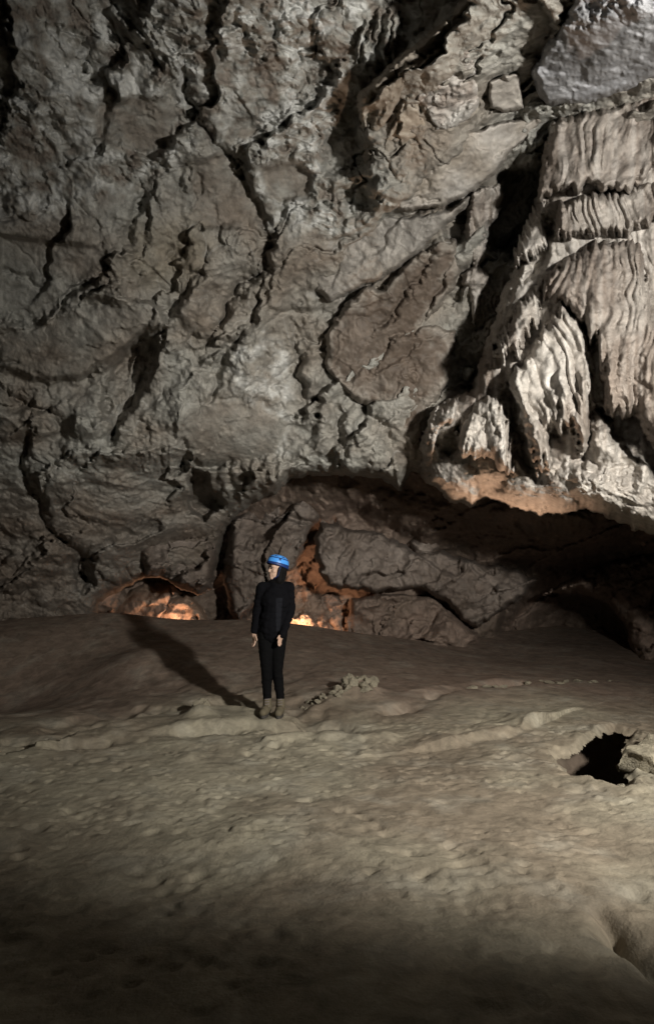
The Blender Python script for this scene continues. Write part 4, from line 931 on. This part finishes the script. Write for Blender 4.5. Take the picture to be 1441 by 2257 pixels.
# helmet: shell, dark brim band, vent slots, strap, lamp clip
TILT = Matrix.Rotation(math.radians(-13), 4, SIDE)
if (TILT @ FACE).z < 0: TILT = Matrix.Rotation(math.radians(13), 4, SIDE)
HC = hp(-0.012, 0, 0.046)
HM = Matrix.Translation(HC) @ TILT @ HR
def helm_pt(t, e, k=1.0):
    """t round the head (0 at the forehead), e height 0..1"""
    z = math.sin(e * math.pi / 2); r = math.cos(e * math.pi / 2) ** 0.62
    f = 0.128 * k * r * math.cos(t) * (1.0 if math.cos(t) > 0 else 1.04); s = 0.104 * k * r * math.sin(t)
    return HM @ Vector((f, s, 0.098 * k * z + (-0.018 * (1 - math.cos(t)) / 2 if e < 0.02 else 0)))
def helm_surface(name, e0, e1, k, mat, parent, nt=40, ne=12, t0=0, t1=2 * math.pi, thick=0.006):
    bm = bmesh.new(); g = []
    closed = abs(t1 - t0 - 2 * math.pi) < 1e-6
    for kk in (k, k - thick / 0.11):
        rows = []
        for j in range(ne + 1):
            e = e0 + (e1 - e0) * j / ne
            rows.append([bm.verts.new(helm_pt(t0 + (t1 - t0) * i / nt, min(e, 0.999), kk)) for i in range(nt if closed else nt + 1)])
        g.append(rows)
    m = nt if closed else nt + 1
    for rows in g:
        for a, b in zip(rows[:-1], rows[1:]):
            for i in range(nt): bm.faces.new((a[i], a[(i + 1) % m], b[(i + 1) % m], b[i]))
    for j in (0, -1):
        a, b = g[0][j], g[1][j]
        for i in range(nt): bm.faces.new((a[i], a[(i + 1) % m], b[(i + 1) % m], b[i]))
    if not closed:
        for i in (0, -1):
            for j in range(ne): bm.faces.new((g[0][j][i], g[0][j + 1][i], g[1][j + 1][i], g[1][j][i]))
    return solid(name, bm, mat, parent)
helmet = helm_surface('helmet', 0.0, 1.0, 1.0, M_HELM, person)
helmet['label'] = 'bright blue caving helmet'
helm_surface('brim', -0.10, 0.05, 1.03, M_NAVY, helmet, ne=3)
helm_surface('band', 0.36, 0.43, 1.018, M_NAVY, helmet, ne=2)
SG = 1 if (HM @ Vector((0, 1, 0)) - HM.translation).y < 0 else -1
for c in (0.9, 1.75, 2.5):
    helm_surface('vent', 0.52, 0.60, 1.012, M_NAVY, helmet, 8, 2, SG * c - 0.2, SG * c + 0.2)
helm_surface('lamp_clip', 0.22, 0.40, 1.04, M_NAVY, helmet, 4, 2, SG * 1.35 - 0.09, SG * 1.35 + 0.09)
bm = bmesh.new()
capsule(bm, hp(-0.01, 0.088, 0.03), hp(0.02, 0.078, -0.08), 0.006, 0.006, 8); capsule(bm, hp(0.02, 0.078, -0.08), hp(0.058, 0.0, -0.122), 0.006, 0.006, 8)
solid('chin_strap', bm, M_NAVY, helmet)
# lighter knitted panel down the jacket front
src = jacket.data; bm = bmesh.new(); bm.from_mesh(src)
kill = [f for f in bm.faces if not (f.normal.y < -0.25 and f.calc_center_median().x > 0.0 and f.calc_center_median().z > 0.89 and f.calc_center_median().z < 1.235 and
        abs(f.calc_center_median().x - (0.062 - 0.02 * (1.06 - f.calc_center_median().z))) < 0.020 + 0.05 * max(0, f.calc_center_median().z - 0.88) and f.calc_center_median().x < 0.125)]
bmesh.ops.delete(bm, geom=kill, context='FACES')
for v in bm.verts: v.co += v.normal * 0.004
p_ = solid('jacket_panel', bm, M_PANEL, jacket)
px_, py_ = ground_xy(602, 1578)
person.location = (px_, py_, gz(px_, py_) - 0.006); person.scale = (0.95, 0.95, 1.0)
